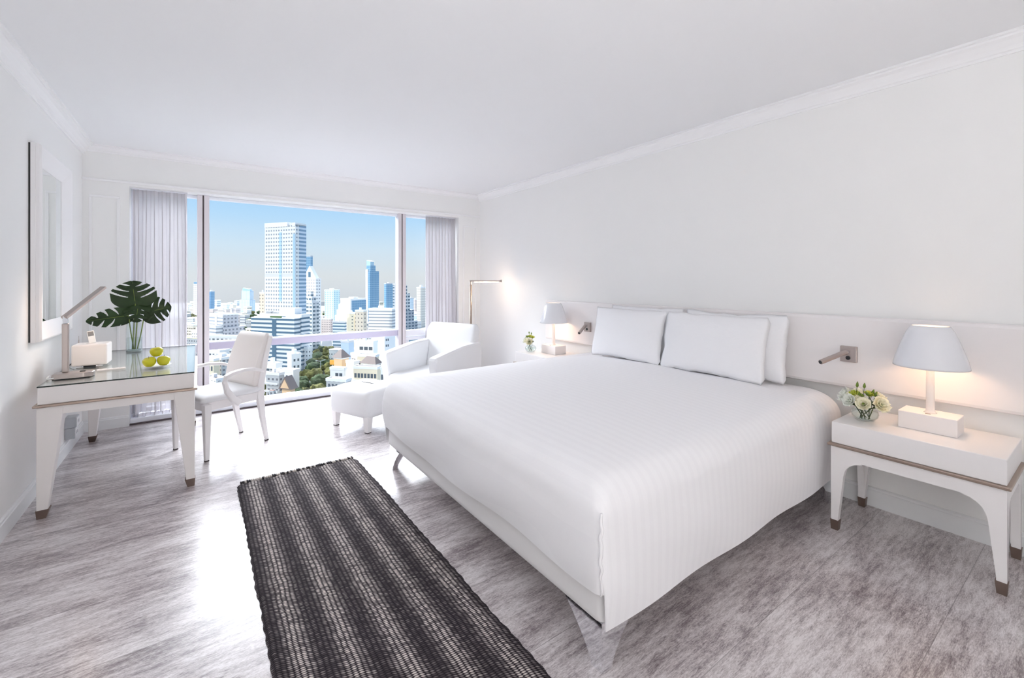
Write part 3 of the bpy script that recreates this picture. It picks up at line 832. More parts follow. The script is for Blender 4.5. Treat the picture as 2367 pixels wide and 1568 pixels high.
# mirror
mr = thing('mirror', 'tall rectangular mirror in a deep sloping white frame on the left wall', 'mirror', (XL, 4.30, 1.585))
MY, MZ, fw = .415, .615, .115
obj('glass', MB().box(.0095, .014, -MY+.10, MY-.10, -MZ+.10, MZ-.10), 'mirror', mr)
def rail(a0, a1, length_axis, outer, sgn):
    prof = [(.009, 0), (.030, 0), (.032, .004), (.046, .004), (.056, .010), (.058, .018), (.054, .028), (.020, fw-.006), (.016, fw), (.009, fw)]
    rings = []
    for end in (-1, 1):
        ring = []
        for x, t in prof:
            o_ = sgn*(outer-t); along = end*((MY if length_axis == 'y' else MZ)-t)
            ring.append((x, along, o_) if length_axis == 'y' else (x, o_, along))
        rings.append(ring)
    return MB().loft(rings)
for ln_, outer, s in (('y', MZ, 1), ('y', MZ, -1), ('z', MY, 1), ('z', MY, -1)):
    obj('frame_rail', rail(0, 0, ln_, outer, s), 'frame', mr)
obj('shadow_gap_board', MB().box(0, .009, -MY+.004, MY-.004, -MZ+.004, MZ-.004), 'black', mr)  # black board added to draw the dark shadow line behind the frame

# ------------------------------------------------------------------ desk chair (local +y is the front)
def chair():
    t = thing('desk_chair', 'white armchair-style desk chair with tall upholstered back, pulled up to the desk', 'chair', (.158, 4.312, 0), radians(114.9))
    FY, RY, FX, RX = .225, -.245, .235, .190
    for s in (-1, 1):
        lg = obj('leg', MB().frustum((s*FX-.015, s*FX+.015, FY-.015, FY+.015, .008), (s*FX-.026, s*FX+.026, FY-.027, FY+.025, .425)), 'lacq', t, bevel=.005)
        obj('glide', MB().box(s*FX-.013, s*FX+.013, FY-.013, FY+.013, 0, .008), 'rubber', lg)
        # rear post: foot rakes back, sweeps up into the back frame
        path = [(s*RX, RY-.015, .008), (s*RX*1.02, RY+.022, .20), (s*RX*1.06, RY+.050, .40), (s*RX*1.08, RY+.045, .52), (s*RX*1.08, RY+.010, .70), (s*RX*1.06, RY-.040, .885)]
        lg = obj('leg', MB().tube(path, .02, flat=[(.030, .028), (.036, .038), (.042, .055), (.042, .052), (.040, .042), (.034, .032)], up=(0, 1, 0)), 'lacq', t, bevel=.004)
        obj('glide', MB().box(s*RX-.013, s*RX+.013, RY-.028, RY-.002, 0, .008), 'rubber', lg)
        arm = [(s*.250, -.005, .385), (s*.262, .050, .43), (s*.272, .098, .50), (s*.276, .120, .575), (s*.275, .108, .612), (s*.270, .06, .632), (s*.258, -.03, .642), (s*.242, -.12, .632), (s*.222, -.20, .605), (s*.205, -.228, .592)]
        obj('armrest', MB().tube(arm, .02, flat=[(.030, .050), (.030, .046), (.030, .042), (.032, .040), (.040, .030), (.046, .026), (.048, .024), (.044, .024), (.036, .024), (.03, .024)], up=(0, .001, 1) if False else None), 'lacq', t, bevel=.006, seg=3)
    obj('seat_frame', MB().frustum((-.205, .205, -.225, .225, .362), (-.222, .222, -.235, .240, .432)), 'lacq', t, bevel=.006)
    m = MB(); R = []
    for z, i in ((.432, .012), (.445, 0), (.462, .002), (.474, .016), (.480, .05), (.483, .12)):
        R.append([(p[0]*(1+.10*p[1]), p[1], p[2]) for p in rrect(-.235+i, .235-i, -.215+i*.6, .262-i, .03, z)])
    obj('seat_cushion', m.loft(R), 'uphol', t, smooth=True)
    m = MB(); R = []
    for i in range(14):
        f = i/13; z = .480+.425*f
        y = -.178+.008*sin(pi*f)-.108*f**1.4
        hw_ = .216-.012*f; th = .060-.016*f
        if i in (0, 13): th *= .7; hw_ -= .008
        R.append([(a, y+b+.018*(a/hw_)**2, z) for a, b, _ in rrect(-hw_, hw_, -th/2, th/2, .014, z)])
    obj('backrest', m.loft(R), 'chairf', t, bevel=0, smooth=True)
    return t
chair()

# ------------------------------------------------------------------ armchair and ottoman (local +y is the front)
ac = thing('armchair', 'white upholstered armchair with sloping arms between bed and window', 'armchair', (2.005, 4.225, 0), radians(113.5))
for s in (-1, 1):
    out = [(-.36, .13), (.335, .13), (.385, .60), (.375, .625), (.34, .632), (-.05, .690), (-.34, .70), (-.37, .66)]
    m = MB(); R = []
    for x, k in ((.265, .018), (.272, .0), (.352, .0), (.362, .018)):
        cx_ = sum(p[0] for p in out)/len(out); cz_ = sum(p[1] for p in out)/len(out)
        R.append([(s*(x+.03*(p[1]-.4)), p[0]-(k if p[0] > 0 else -k), p[1]-(k if p[1] > .4 else 0)) for p in out])
    obj('arm', m.loft(R), 'uphol', ac, bevel=.014, seg=4)
obj('seat_base', MB().box(-.275, .275, -.30, .335, .13, .30), 'uphol', ac, bevel=.02, seg=4)
m = MB(); R = []
for z, i in ((.30, .012), (.315, 0), (.385, 0), (.41, .012), (.424, .04), (.432, .11)):
    R.append(rrect(-.268+i, .268-i, -.24+i, .385-i, .035, z))
obj('seat_cushion', m.loft(R), 'uphol', ac, smooth=True)
m = MB(); R = []
for i in range(15):
    f = i/14; z = .28+.60*f; y = -.235-.125*f; th = .155-.035*f
    hw_ = .272 if z < .60 else (.272+.062*min(1, (z-.60)/.12)**.7)
    e = 0
    if i == 14: th *= .55; hw_ -= .022
    if i == 13: th *= .88; hw_ -= .004
    R.append([(a, y+b-.02*(1-(a/hw_)**2)*0+.016*(a/hw_)**2, z) for a, b, _ in rrect(-hw_, hw_, -th/2, th/2, .035, z)])
obj('backrest', m.loft(R), 'uphol', ac, smooth=True)
for x, y in ((-.30, .31), (.30, .31), (-.30, -.31), (.30, -.31)):
    obj('leg', MB().frustum((x-.018, x+.018, y-.018, y+.018, 0), (x-.03, x+.03, y-.03, y+.03, .135)), 'lacq', ac, bevel=.004)

ot = thing('ottoman', 'white upholstered ottoman on tapered square legs in front of the armchair', 'ottoman', (1.305, 4.185, 0), radians(113.5))
m = MB(); R = []
for z, i in ((.135, .018), (.15, .006), (.18, .0), (.30, .0), (.335, .006), (.36, .022), (.376, .06), (.385, .13), (.388, .19)):
    R.append(rrect(-.262+i, .262-i, -.225+i, .225-i, .045, z))
obj('cushion', m.loft(R), 'uphol', ot, smooth=True)
for x in (-.215, .215):
    for y in (-.178, .178):
        lg = obj('leg', MB().frustum((x-.021, x+.021, y-.021, y+.021, .006), (x-.033, x+.033, y-.033, y+.033, .15)), 'lacq', ot, bevel=.004)
        obj('glide', MB().box(x-.02, x+.02, y-.02, y+.02, 0, .006), 'rubber', lg)

# floor lamp
fl = thing('floor_lamp', 'slim brushed metal floor lamp with lit horizontal tube head behind the armchair', 'lamp', (2.80, 4.81, 0))
obj('base', MB().lathe([(.115, 0), (.115, .014), (.108, .02), (.012, .024)], 36), 'nickel', fl)
obj('pole', MB().tube([(0, 0, .02), (0, 0, 1.305)], .0135, 14), 'brass', fl, smooth=True)
obj('joint', MB().tube([(0, 0, 1.30), (0, 0, 1.352)], .009, 12), 'nickel', fl)
hdir = Vector((.80, -.60, 0)); c0 = Vector((0, 0, 1.352))
hd = obj('lamp_head', MB().tube([c0-hdir*.012, c0+hdir*.375], .012, flat=(.042, .018)), 'nickel', fl, bevel=.004)
obj('light_tube', MB().tube([c0+hdir*.045-Vector((0, 0, .014)), c0+hdir*.35-Vector((0, 0, .014))], .0085, 10), 'tubel', hd)
obj('end_knob', MB().tube([c0+hdir*.372, c0+hdir*.392], .015, 16), 'nickel', hd)

# rug
RX0, RX1, RY0, RY1 = .207, .978, .70, 3.415
rg = thing('rug', 'dark woven cord runner rug with cream stripes on the floor beside the bed foot', 'rug', ((RX0+RX1)/2, (RY0+RY1)/2, 0))
m = MB(); nx, ny = 46, 150; rows = []
for j in range(ny+1):
    y = RY0+(RY1-RY0)*j/ny; row = []
    for i in range(nx+1):
        u = i/nx; x = RX0+(RX1-RX0)*u
        ed = .006*noise.noise((y*7, 3 if u > .5 else 9, 0))+.007*noise.noise((y*1.6, 5 if u > .5 else 2, 0))+.0025*sin(y*260)
        x += ed*(1 if u in (0, 1) else abs(2*u-1)**6)
        cr = .035*max(0, 1-(RY1-y)/.05)**2
        x += -cr*(2*u-1)*abs(2*u-1)**5*.8
        z = .010+.0022*sin(2*pi*(x-RX0)/.0775)+.0015*noise.noise((x*9, y*9, 0))
        if i in (0, nx) or j in (0, ny): z = .002
        row.append((x-rg.location.x, y-rg.location.y, z))
    rows.append(row)
obj('woven_field', m.loft(rows, cap=False, closed=False), 'rug', rg, smooth=True)
M['cordd'] = mat('dark_cord', (.035, .03, .034), .9); M['cordl'] = mat('cream_cord', (.55, .50, .47), .9)
rnd = random.Random(4)
for i in range(58):
    mk = 'cordd' if rnd.random() < .52 else 'cordl'; L_ = rnd.uniform(.022, .034)
    x = RX0+.02+(RX1-RX0-.04)*(i+.5)/58-rg.location.x; yy = RY1-rg.location.y
    obj('tassel', MB().tube([(x, yy-.012, .010), (x, yy+.008, .010), (x+rnd.uniform(-.003, .003), yy+L_, .0065)], [.0060, .0064, .0058], 6), mk, rg, smooth=True)

# ------------------------------------------------------------------ the city outside
GZ = EYE-75.0
def spot(px, d):
    p = FWD*d + RGT*((px-CXP)/F_PX*d); return p.x, p.y
def hz(py, d): return EYE+(HZ-py)/F_PX*d
FM = {}
def fm(key, *a, **k):
    if key not in FM: FM[key] = facade(key, *a, **k)
    return FM[key]
W1, CR, GY = (.80, .79, .77), (.76, .68, .55), (.42, .44, .47)
fm('white_grid', (.84, .83, .81), (.34, .36, .38), 3.1, 3.55, .55, .42)
fm('white_grid_wide', (.80, .78, .73), (.16, .17, .18), 4.2, 3.6, .55, .42)
fm('white_ribbon', (.82, .81, .79), (.33, .36, .40), 0, 3.5, 1, .40)
fm('blue_ribbon', (.62, .68, .74), (.10, .19, .27), 0, 3.6, 1, .48)
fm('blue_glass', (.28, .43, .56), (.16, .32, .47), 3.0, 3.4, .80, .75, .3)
fm('pale_blue_glass', (.66, .74, .79), (.48, .60, .69), 5, 3.2, .60, .6, .4)  # distance haze is put into these pale tones
fm('slate_ribbon', (.42, .45, .48), (.10, .15, .20), 5.2, 3.8, .62, .55)
fm('slate_white', (.62, .64, .65), (.12, .17, .21), 4.5, 3.9, .72, .50)
fm('cream_dots', (.80, .68, .53), (.26, .22, .19), 4.6, 4.2, .34, .38)
fm('cream_fins', (.84, .78, .68), (.50, .44, .38), 2.6, 0.0001+4, .35, .6)
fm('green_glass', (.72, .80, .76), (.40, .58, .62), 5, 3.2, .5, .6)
fm('grey_grid', (.50, .50, .53), (.20, .21, .24), 3.6, 3.8, .5, .45)
fm('cream_rows', (.82, .74, .60), (.24, .20, .15), 3.6, 3.4, .66, .42)
fm('white_house', (.84, .82, .78), (.22, .22, .22), 3.2, 3.3, .42, .36)
fm('pink_house', (.78, .66, .60), (.20, .17, .16), 3.0, 3.2, .4, .36)
fm('grey_house', (.50, .50, .49), (.16, .16, .17), 3.0, 3.1, .5, .4)
for n_, c in (('roof_grey', (.42, .42, .42)), ('roof_pale', (.70, .68, .64)), ('roof_brown', (.20, .15, .13)), ('roof_red', (.48, .17, .11)), ('wall_white', (.85, .84, .82)),
              ('wall_cream', (.80, .70, .52)), ('wall_orange', (.78, .52, .30)), ('wall_blue', (.42, .53, .64)), ('awning_pink', (.80, .12, .20)), ('sign_orange', (.90, .42, .05)),
              ('yellow_roof', (.78, .62, .10)), ('window_dark', (.08, .10, .12)), ('window_blue', (.10, .18, .25)), ('glass_strip', (.42, .58, .68)), ('lamp_grey', (.55, .57, .6))):
    M[n_] = mat(n_, c, .6 if 'window' not in n_ and 'glass' not in n_ else .25, spec=.3)

def frame(px, d, a):
    """a building's own frame: origin on the ground at its near corner"""
    x, y = spot(px, d); return (x, y, GZ), -YAW-radians(a)
def widths(xl, xm, xr, d, a):
    ul, um, ur = [(q-CXP)/F_PX for q in (xl, xm, xr)]; a = radians(a)
    return d*(um-ul)/(cos(a)+ul*sin(a)), d*(ur-um)/max(.05, (sin(a)-ur*cos(a)))
OCC = []
def free(x, y, r): return all((x-a)**2+(y-b)**2 > (r+c)**2 for a, b, c in OCC)
def building(name, label, xl, xm, xr, ytop, d, a, mt, roof='roof_pale', plant=True, group=None, cat='building', seed=0, parapet=True, low=GZ):
    loc, rz = frame(xm, d, a); wl, wr = widths(xl, xm, xr, d, a); H = hz(ytop, d)-GZ
    t = thing(name, label, cat, loc, rz, group)
    obj('facade', MB().box(-wl, 0, 0, wr, 0, H), FM.get(mt) or M[mt], t)
    if parapet:
        p = MB(); e = .25; p.box(-wl-e, e, -e, .2, H-.9, H+.7); p.box(-wl-e, e, wr-.2, wr+e, H-.9, H+.7)
        p.box(-wl-e, -wl+.2, .2, wr-.2, H-.9, H+.7); p.box(-.2, e, .2, wr-.2, H-.9, H+.7)
        obj('parapet', p, 'wall_white' if 'blue' not in mt and 'slate' not in mt else 'lamp_grey', t)
    obj('roof', MB().box(-wl+.2, -.2, .2, wr-.2, H, H+.25), roof, t)
    if plant:
        r = random.Random(seed+int(xl)); w_ = min(wl, wr)*.35
        obj('plant_room', MB().box(-wl*.65, -wl*.65+w_*1.3, wr*.3, wr*.3+w_, H+.25, H+.25+r.uniform(2, 3.6)), 'wall_white', t)
    ca, sa = cos(rz), sin(rz); OCC.append((loc[0]+ca*(-wl/2)-sa*wr/2, loc[1]+sa*(-wl/2)+ca*wr/2, .5*sqrt(wl*wl+wr*wr)))
    t['dims'] = (wl, wr, H); return t
def win_row(t, nx, nz, z0, z1, x0=0., x1=1., w=.5, h=.45, m='window_dark', face='front'):
    """real windows set proud of a near facade, each its own part"""
    wl, wr, H = t['dims']; L = wl if face == 'front' else wr
    dx = L*(x1-x0)/nx; dz = (z1-z0)*H/nz
    mb = MB()
    if face == 'front': mb.box(-dx*w/2, dx*w/2, -.12, .05, -dz*h/2, dz*h/2)
    else: mb.box(-.05, .12, -dx*w/2, dx*w/2, -dz*h/2, dz*h/2)
    first = obj('window', mb, m, t)
    for i in range(nx):
        for k in range(nz):
            o = first if (i == 0 and k == 0) else first.copy()
            if o is not first: COL.objects.link(o); o.parent = t
            u = L*x0+dx*(i+.5); z = H*z0+dz*(k+.5)
            o.location = (-wl+u, 0, z) if face == 'front' else (0, u, z)

# --- tall white tower and its ribbon-windowed podium
tw = building('office_tower', 'tallest white tower with small windows and a blue glass strip, centre of the view', 612, 683, 708, 518, 405, 20, 'white_grid', plant=False, parapet=False)
wl, wr, H = tw['dims']
obj('glass_strip', MB().box(-wl*.52, -wl*.44, -.25, .2, H*.44, H*.945), fm('strip_glass', (.50, .66, .76), (.34, .52, .66), 0, 3.55, 1, .3), tw)
obj('crown', MB().box(-wl*.99, -wl*.24, -.6, wr*.8, H*.985, H+2.2).box(-wl*.10, 0, -.4, wr, H*.985, H+1.4), 'wall_white', tw)
obj('side_glass', MB().box(-.15, .22, wr*.35, wr*.98, 25, H-1), fm('side_ribbon', (.62, .70, .78), (.22, .34, .46), 0, 3.55, 1, .5), tw)
obj('corner_recess', MB().box(-wl*.075, -wl*.005, -.3, .1, 30, H*.93), 'glass_strip', tw)
for z in (.62,):
    obj('band', MB().box(-wl, 0, -.18, .1, H*z, H*z+3.0), 'roof_pale', tw)
pd = building('office_podium', 'white podium block with dark ribbon windows at the foot of the tall white tower', 601, 697, 716, 729, 372, 17, 'wall_white', plant=False)
wl, wr, H = pd['dims']
for k in range(12):
    z = 3.4+k*3.55
    if z+2 > H: break
    b = obj('window_band', MB().box(-wl-.12, -wl*.46, -.12, .1, z, z+1.55).box(-wl*.38, .12, -.12, .1, z, z+1.55).box(0, .12, .1, wr, z, z+1.55), 'window_blue', pd)
obj('stair_glass', MB().box(-wl*.46, -wl*.38, -.3, .1, 2, H-1.5), 'window_blue', pd)
obj('rooftop_hall', MB().box(-wl*.60, -wl*.22, 3, 11, H, H+5.6), 'wall_white', pd)
obj('cooling_unit', MB().box(-wl*.92, -wl*.80, 3, 6, H, H+2.2), 'roof_grey', pd); obj('cooling_unit', MB().box(-wl*.76, -wl*.66, 3, 6, H, H+2.0), 'roof_grey', pd)
wz = 44.0; wx0, wx1 = -wl-2.2, -1.0; wy = -7.0
obj('front_wing', MB().box(wx0, wx1, wy, 0, 0, wz), 'wall_white', pd)
mid0, mid1 = wx0+(wx1-wx0)*.50, wx0+(wx1-wx0)*.59
for k in range(12):
    z = 2.6+k*3.55
    if z+2 > wz: break
    obj('window_band', MB().box(wx0-.12, mid0, wy-.12, wy+.1, z, z+1.6).box(mid1, wx1+.12, wy-.12, wy+.1, z, z+1.6).box(wx1, wx1+.12, wy+.1, 0, z, z+1.6), 'window_blue', pd)
obj('entrance_glass', MB().box(mid0, mid1, wy-.3, wy+.1, 2, wz-1.0), 'window_blue', pd)
obj('roof_hedge', MB().box(mid0-3, mid1+4, wy+.5, wy+2, wz, wz+1.3), mat('hedge_green', (.10, .17, .05), .9, vary=.3), pd)

# --- towers behind and beside it
building('glass_tower', 'dark blue glass tower peeking out behind the right edge of the white tower', 690, 718, 723, 592, 620, 20, 'blue_glass')
t = building('gabled_tower', 'cream tower with stepped gable top to the right of the tall white tower', 700, 730, 742, 645, 500, 30, 'white_grid')
wl, wr, H = t['dims']
obj('gable', MB().prism([(-wl, H), (0, H), (-wl*.25, H+7), (-wl*.52, H+15), (-wl*.8, H+7)], 'y', .5, wr*.7), 'wall_white', t)
obj('gable_window', MB().box(-wl*.6, -wl*.42, .3, .6, H+2, H+8), 'window_blue', t)
t = building('stepped_block', 'dark slate apartment block stepping down to the right of the podium', 703, 722, 737, 700, 440, 24, 'slate_white', plant=False)
wl, wr, H = t['dims']
obj('upper_step', MB().box(-wl, -wl*.35, 3, wr, H, H+6), FM['slate_white'], t); obj('top_step', MB().box(-wl, -wl*.65, 5, wr, H+6, H+11), FM['slate_white'], t)
t = building('apartment_tower', 'cream and blue apartment tower partly hidden by the left window post', 448, 466, 482, 652, 900, 24, 'blue_glass', parapet=False)
wl, wr, H = t['dims']; obj('cream_face', MB().box(-wl-.3, -wl*.05, -.6, .2, 0, H-4), fm('cream_fine', (.80, .74, .66), (.52, .50, .50), 4, 4, .5, .4), t)
obj('crown', MB().box(-wl*.6, 0, 2, wr*.7, H, H+10), 'wall_blue', t)
building('apartment_tower', 'blue stepped tower just right of the left window post', 480, 487, 496, 674, 930, 24, 'blue_glass')
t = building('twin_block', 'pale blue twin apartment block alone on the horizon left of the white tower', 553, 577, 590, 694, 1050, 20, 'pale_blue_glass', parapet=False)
wl, wr, H = t['dims']; obj('upper_tower', MB().box(-wl*.85, -wl*.05, 2, wr*.8, H, H+22), FM['pale_blue_glass'], t)
obj('crown', MB().prism([(-wl*.85, H+22), (-wl*.05, H+22), (-wl*.15, H+26), (-wl*.8, H+29)], 'y', 4, wr*.6), 'glass_strip', t)
building('slab_block', 'narrow cream slab peeking out at the left edge of the white tower', 600, 611, 616, 677, 560, 14, 'cream_dots')
t = building('office_block', 'white office block with dark ribbons and grey gridded side, left of the desk chair top', 484, 515, 551, 728, 450, 30, 'white_ribbon', plant=False)
wl, wr, H = t['dims']; obj('side_wall', MB().box(-.1, .15, 0, wr, 0, H), FM['grey_grid'], t); obj('stair_tower', MB().box(-wl*.55, -wl*.42, -.5, 1, 0, H), 'wall_white', t)
obj('front_wing', MB().box(-wl-1.5, -1, -6, 0, 0, H-11), FM['white_ribbon'], t); obj('side_wing', MB().box(0, 2.5, 0, wr+5, 0, H-13), FM['grey_grid'], t)
building('long_block', 'long low white block with a grid of square windows just above the safety rail', 470, 568, 574, 778, 385, 8, 'white_grid_wide', plant=False)
building('long_block', 'long low cream block behind the top of the desk chair', 568, 612, 620, 762, 440, 12, 'cream_rows', roof='roof_brown')
building('green_tower', 'pale green and blue glass tower standing alone right of the gabled tower', 750, 771, 785, 671, 720, 24, 'green_glass')
t = building('stepped_office', 'white office with stepped left flank and blue glass side', 787, 810, 846, 692, 620, 34, 'wall_white')
wl, wr, H = t['dims']
for i in range(3): obj('flank_step', MB().box(-wl-4.5*(i+1), -wl-4.5*i, 0, wr*.5, 0, H-8*(i+1)), 'wall_white', t)
obj('glass_side', MB().box(-.1, .3, 2, wr, 0, H-2), FM['blue_glass'], t)
t = building('glass_tower', 'tallest blue glass tower right of centre with a slanted crown', 846, 855, 876, 627, 690, 36, 'blue_glass', parapet=False)
wl, wr, H = t['dims']
obj('white_edge', MB().box(-wl-.4, -wl*.45, -.6, 1, 0, H+3), 'wall_white', t); obj('upper_tower', MB().box(-wl, 0, 1, wr*.62, H, H+9), FM['blue_glass'], t)
obj('slanted_crown', MB().prism([(-wl, H+9), (-wl, H+17.5), (-.2, H+15.5), (-.2, H+9)], 'y', 1, wr*.45), 'glass_strip', t)
t = building('hotel_block', 'peach hotel block with few small windows, centre right above the rail', 801, 819, 826, 724, 470, 26, 'wall_cream')
win_row(t, 1, 7, .35, .95, .6, .9, .5, .3)
t = building('hotel_block', 'cream hotel block with four columns of small windows next to the peach one', 821, 840, 848, 719, 462, 26, 'cream_dots')
building('office_block', 'wide white office with brown ribbon windows left of the right window post', 852, 906, 916, 715, 500, 10, 'white_ribbon')
building('glass_tower', 'plain blue tower close to the right window post', 888, 893, 911, 656, 720, 40, 'blue_glass')
building('slim_tower', 'slim striped grey tower hidden behind the right window post', 908, 913, 926, 657, 560, 34, 'slate_ribbon')
t = building('stepped_block', 'grey office with stepped right side between window post and right curtain', 925, 935, 965, 745, 520, 36, 'slate_ribbon', plant=False)
wl, wr, H = t['dims']
obj('middle_step', MB().box(-wl, 0, 0, wr*.72, H, H+14), FM['slate_ribbon'], t); obj('upper_step', MB().box(-wl, 0, 0, wr*.42, H+14, H+34), FM['slate_white'], t); obj('top_step', MB().box(-wl, 0, 0, wr*.2, H+34, H+44), FM['slate_white'], t)
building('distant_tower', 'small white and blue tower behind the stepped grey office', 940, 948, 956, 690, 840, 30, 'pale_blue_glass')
building('cream_tower', 'tall cream finned tower at the edge of the right curtain', 963, 972, 984, 665, 700, 30, 'cream_fins')
building('distant_tower', 'small pinkish tower left of the cream finned tower', 955, 960, 964, 693, 950, 20, 'pink_house')
building('podium_block', 'pinkish low block with pale arcade at the foot of the green tower', 742, 764, 770, 738, 610, 16, 'pink_house', roof='roof_grey')
building('dark_office', 'low dark blue office right of the pinkish block', 769, 797, 802, 745, 500, 12, 'blue_ribbon', roof='roof_grey')

# --- nearer low buildings under the rail, windows as parts
t = building('blue_block', 'pale blue blank-walled block below the rail, right of the avenue', 788, 806, 818, 790, 330, 26, 'wall_blue', roof='roof_grey')
t = building('white_block', 'big plain white wall block with a single row of windows near its top', 819, 863, 873, 791, 312, 14, 'wall_white', roof='roof_grey')
win_row(t, 3, 1, .78, .92, .25, .98, .75, .5)
t = building('white_block', 'large white slab beside the right window post, below the rail', 858, 889, 918, 775, 338, 36, 'wall_white', roof='roof_grey', plant=False)
win_row(t, 2, 6, .15, .95, .05, .35, .5, .4, face='side')
t = building('striped_office', 'blue striped office below the rail right of the right window post', 930, 966, 990, 776, 300, 20, 'blue_ribbon', plant=False)
t = building('shophouse', 'cream two-storey building behind the row of shophouses', 826, 868, 876, 823, 285, 14, 'wall_cream', roof='roof_brown', plant=False)
win_row(t, 5, 2, .35, .95, .04, .96, .42, .36)
t = building('shophouse', 'narrow white house left of the cream two-storey building', 811, 824, 829, 819, 292, 18, 'wall_white', plant=False)
win_row(t, 2, 3, .3, .95, .1, .9, .5, .36)
t = building('shophouse_row', 'long cream shophouse row with rows of dark windows in front of the armchair', 817, 872, 880, 851, 262, 10, 'wall_cream', roof='roof_brown', plant=False)
win_row(t, 7, 3, .12, .92, .02, .98, .66, .42)
wl, wr, H = t['dims']; obj('awning', MB().box(-wl*.12, wl*.06, -2.5, 0, H*.30, H*.42), 'awning_pink', t); obj('balcony', MB().box(-wl, 0, -1, 0, H*.62, H*.68), 'wall_white', t)
t = building('shophouse_row', 'white-framed glass shopfront block at the left arm of the armchair', 880, 894, 899, 852, 250, 12, 'wall_white', roof='roof_grey', plant=False)
win_row(t, 2, 3, .15, .9, .03, .97, .8, .66)
t = building('white_block', 'small white two-storey block left of the shophouse row', 763, 795, 802, 853, 262, 14, 'wall_white', plant=False)
win_row(t, 2, 2, .50, .95, .35, .92, .75, .36)
t = building('grey_block', 'grey flat-roofed building right behind the ottoman', 754, 800, 812, 880, 240, 14, 'grey_house', roof='roof_grey', plant=False)
win_row(t, 4, 2, .55, .95, .05, .8, .5, .36)
t = building('white_house', 'white house with a steep gable left of the dark roofs', 800, 818, 830, 838, 275, 30, 'wall_white', plant=False)
t = building('brown_house', 'brown hipped-roof house beside the avenue', 772, 790, 806, 828, 285, 30, 'wall_orange', roof='roof_brown', plant=False)
wl, wr, H = t['dims']; obj('hipped_roof', MB().frustum((-wl-1, 1, -1, wr+1, H), (-wl*.6, -wl*.4, wr*.4, wr*.6, H+5)), 'roof_brown', t)
t = building('shophouse', 'long grey-brown roofed house in front of the shophouse row', 836, 868, 880, 842, 270, 24, 'grey_house', roof='roof_brown', plant=False)
wl, wr, H = t['dims']; obj('hipped_roof', MB().frustum((-wl-1, 1, -1, wr+1, H), (-wl*.8, -wl*.2, wr*.45, wr*.55, H+4)), 'roof_brown', t)
t = building('white_block', 'cream white three-storey block right behind the desk chair', 612, 638, 652, 842, 285, 20, 'wall_white', roof='roof_pale')
win_row(t, 2, 3, .25, .92, .08, .85, .8, .30)
t = building('white_block', 'white block with dark windows and a red awning near the trees', 640, 678, 692, 858, 275, 18, 'wall_white', roof='roof_grey', plant=False)
win_row(t, 4, 3, .15, .92, .05, .95, .5, .34)
wl, wr, H = t['dims']; obj('awning', MB().box(-wl*.10, wl*.05, -2, .5, H*.18, H*.32), 'awning_pink', t)
t = building('pink_block', 'white and pink block in front of the ribbon-windowed podium', 664, 674, 696, 821, 322, 40, 'wall_white', roof='roof_pale')
win_row(t, 2, 2, .45, .92, .1, .9, .45, .36, face='side')
t = building('balcony_block', 'dark weathered balconied building behind the desk chair leg', 615, 645, 656, 865, 258, 16, 'grey_house', roof='roof_brown')
wl, wr, H = t['dims']
for k in range(3): obj('balcony', MB().box(-wl, 0, -1.4, 0, H*(.25+.22*k), H*(.30+.22*k)), 'wall_orange' if k == 0 else 'roof_pale', t)
t = building('gabled_house', 'orange gabled house with a brown roof among the trees', 652, 672, 682, 898, 245, 18, 'wall_orange', roof='roof_brown', plant=False, parapet=False)
wl, wr, H = t['dims']; obj('gable_roof', MB().prism([(-wl-1.5, H-.5), (1.5, H-.5), (-wl/2, H+6.5)], 'y', -1.2, wr+1), 'roof_brown', t)
obj('gable_wall', MB().prism([(-wl, H), (0, H), (-wl/2, H+5)], 'y', -1.3, -1.0), 'wall_orange', t)
win_row(t, 2, 1, .45, .75, .1, .9, .2, .6)
t = building('red_shed', 'small red-roofed shed left of the orange gabled house', 622, 632, 637, 904, 238, 18, 'grey_house', roof='roof_red', plant=False, parapet=False)
t = building('white_block', 'white block under the rail between window post and desk chair', 470, 508, 530, 812, 330, 22, 'wall_white')
win_row(t, 4, 2, .6, .95, .1, .95, .5, .35)
t = building('grey_block', 'olive grey stepped block left of the desk chair back', 488, 512, 545, 829, 300, 34, 'grey_house', roof='roof_grey')
t = building('cream_house', 'cream house with arched doors beside the left window post', 472, 494, 506, 832, 295, 20, 'wall_cream', plant=False)
win_row(t, 3, 2, .2, .9, .05, .95, .5, .4)
t = building('shophouse', 'striped shophouse seen below the chair armrest', 474, 500, 522, 878, 250, 30, 'white_house', roof='roof_brown')
t = building('white_block', 'white block with pink corner left of the left window post', 443, 462, 472, 766, 470, 20, 'white_house')
t = building('cream_house', 'cream house farthest left beside the curtain edge', 425, 446, 456, 752, 520, 20, 'cream_rows')
t = building('yellow_roof_house', 'grey house with a bright yellow roof just above the left transom', 430, 458, 468, 783, 400, 16, 'grey_house', roof='yellow_roof', plant=False, parapet=False)
t = building('orange_block', 'orange and white block left of the podium, behind the chair top', 588, 597, 610, 742, 520, 26, 'wall_orange')
win_row(t, 3, 5, .3, .95, .1, .9, .5, .4, face='side')
building('small_house', 'white house at the left foot of the avenue trees, by the podium', 703, 712, 722, 805, 372, 24, 'white_house')

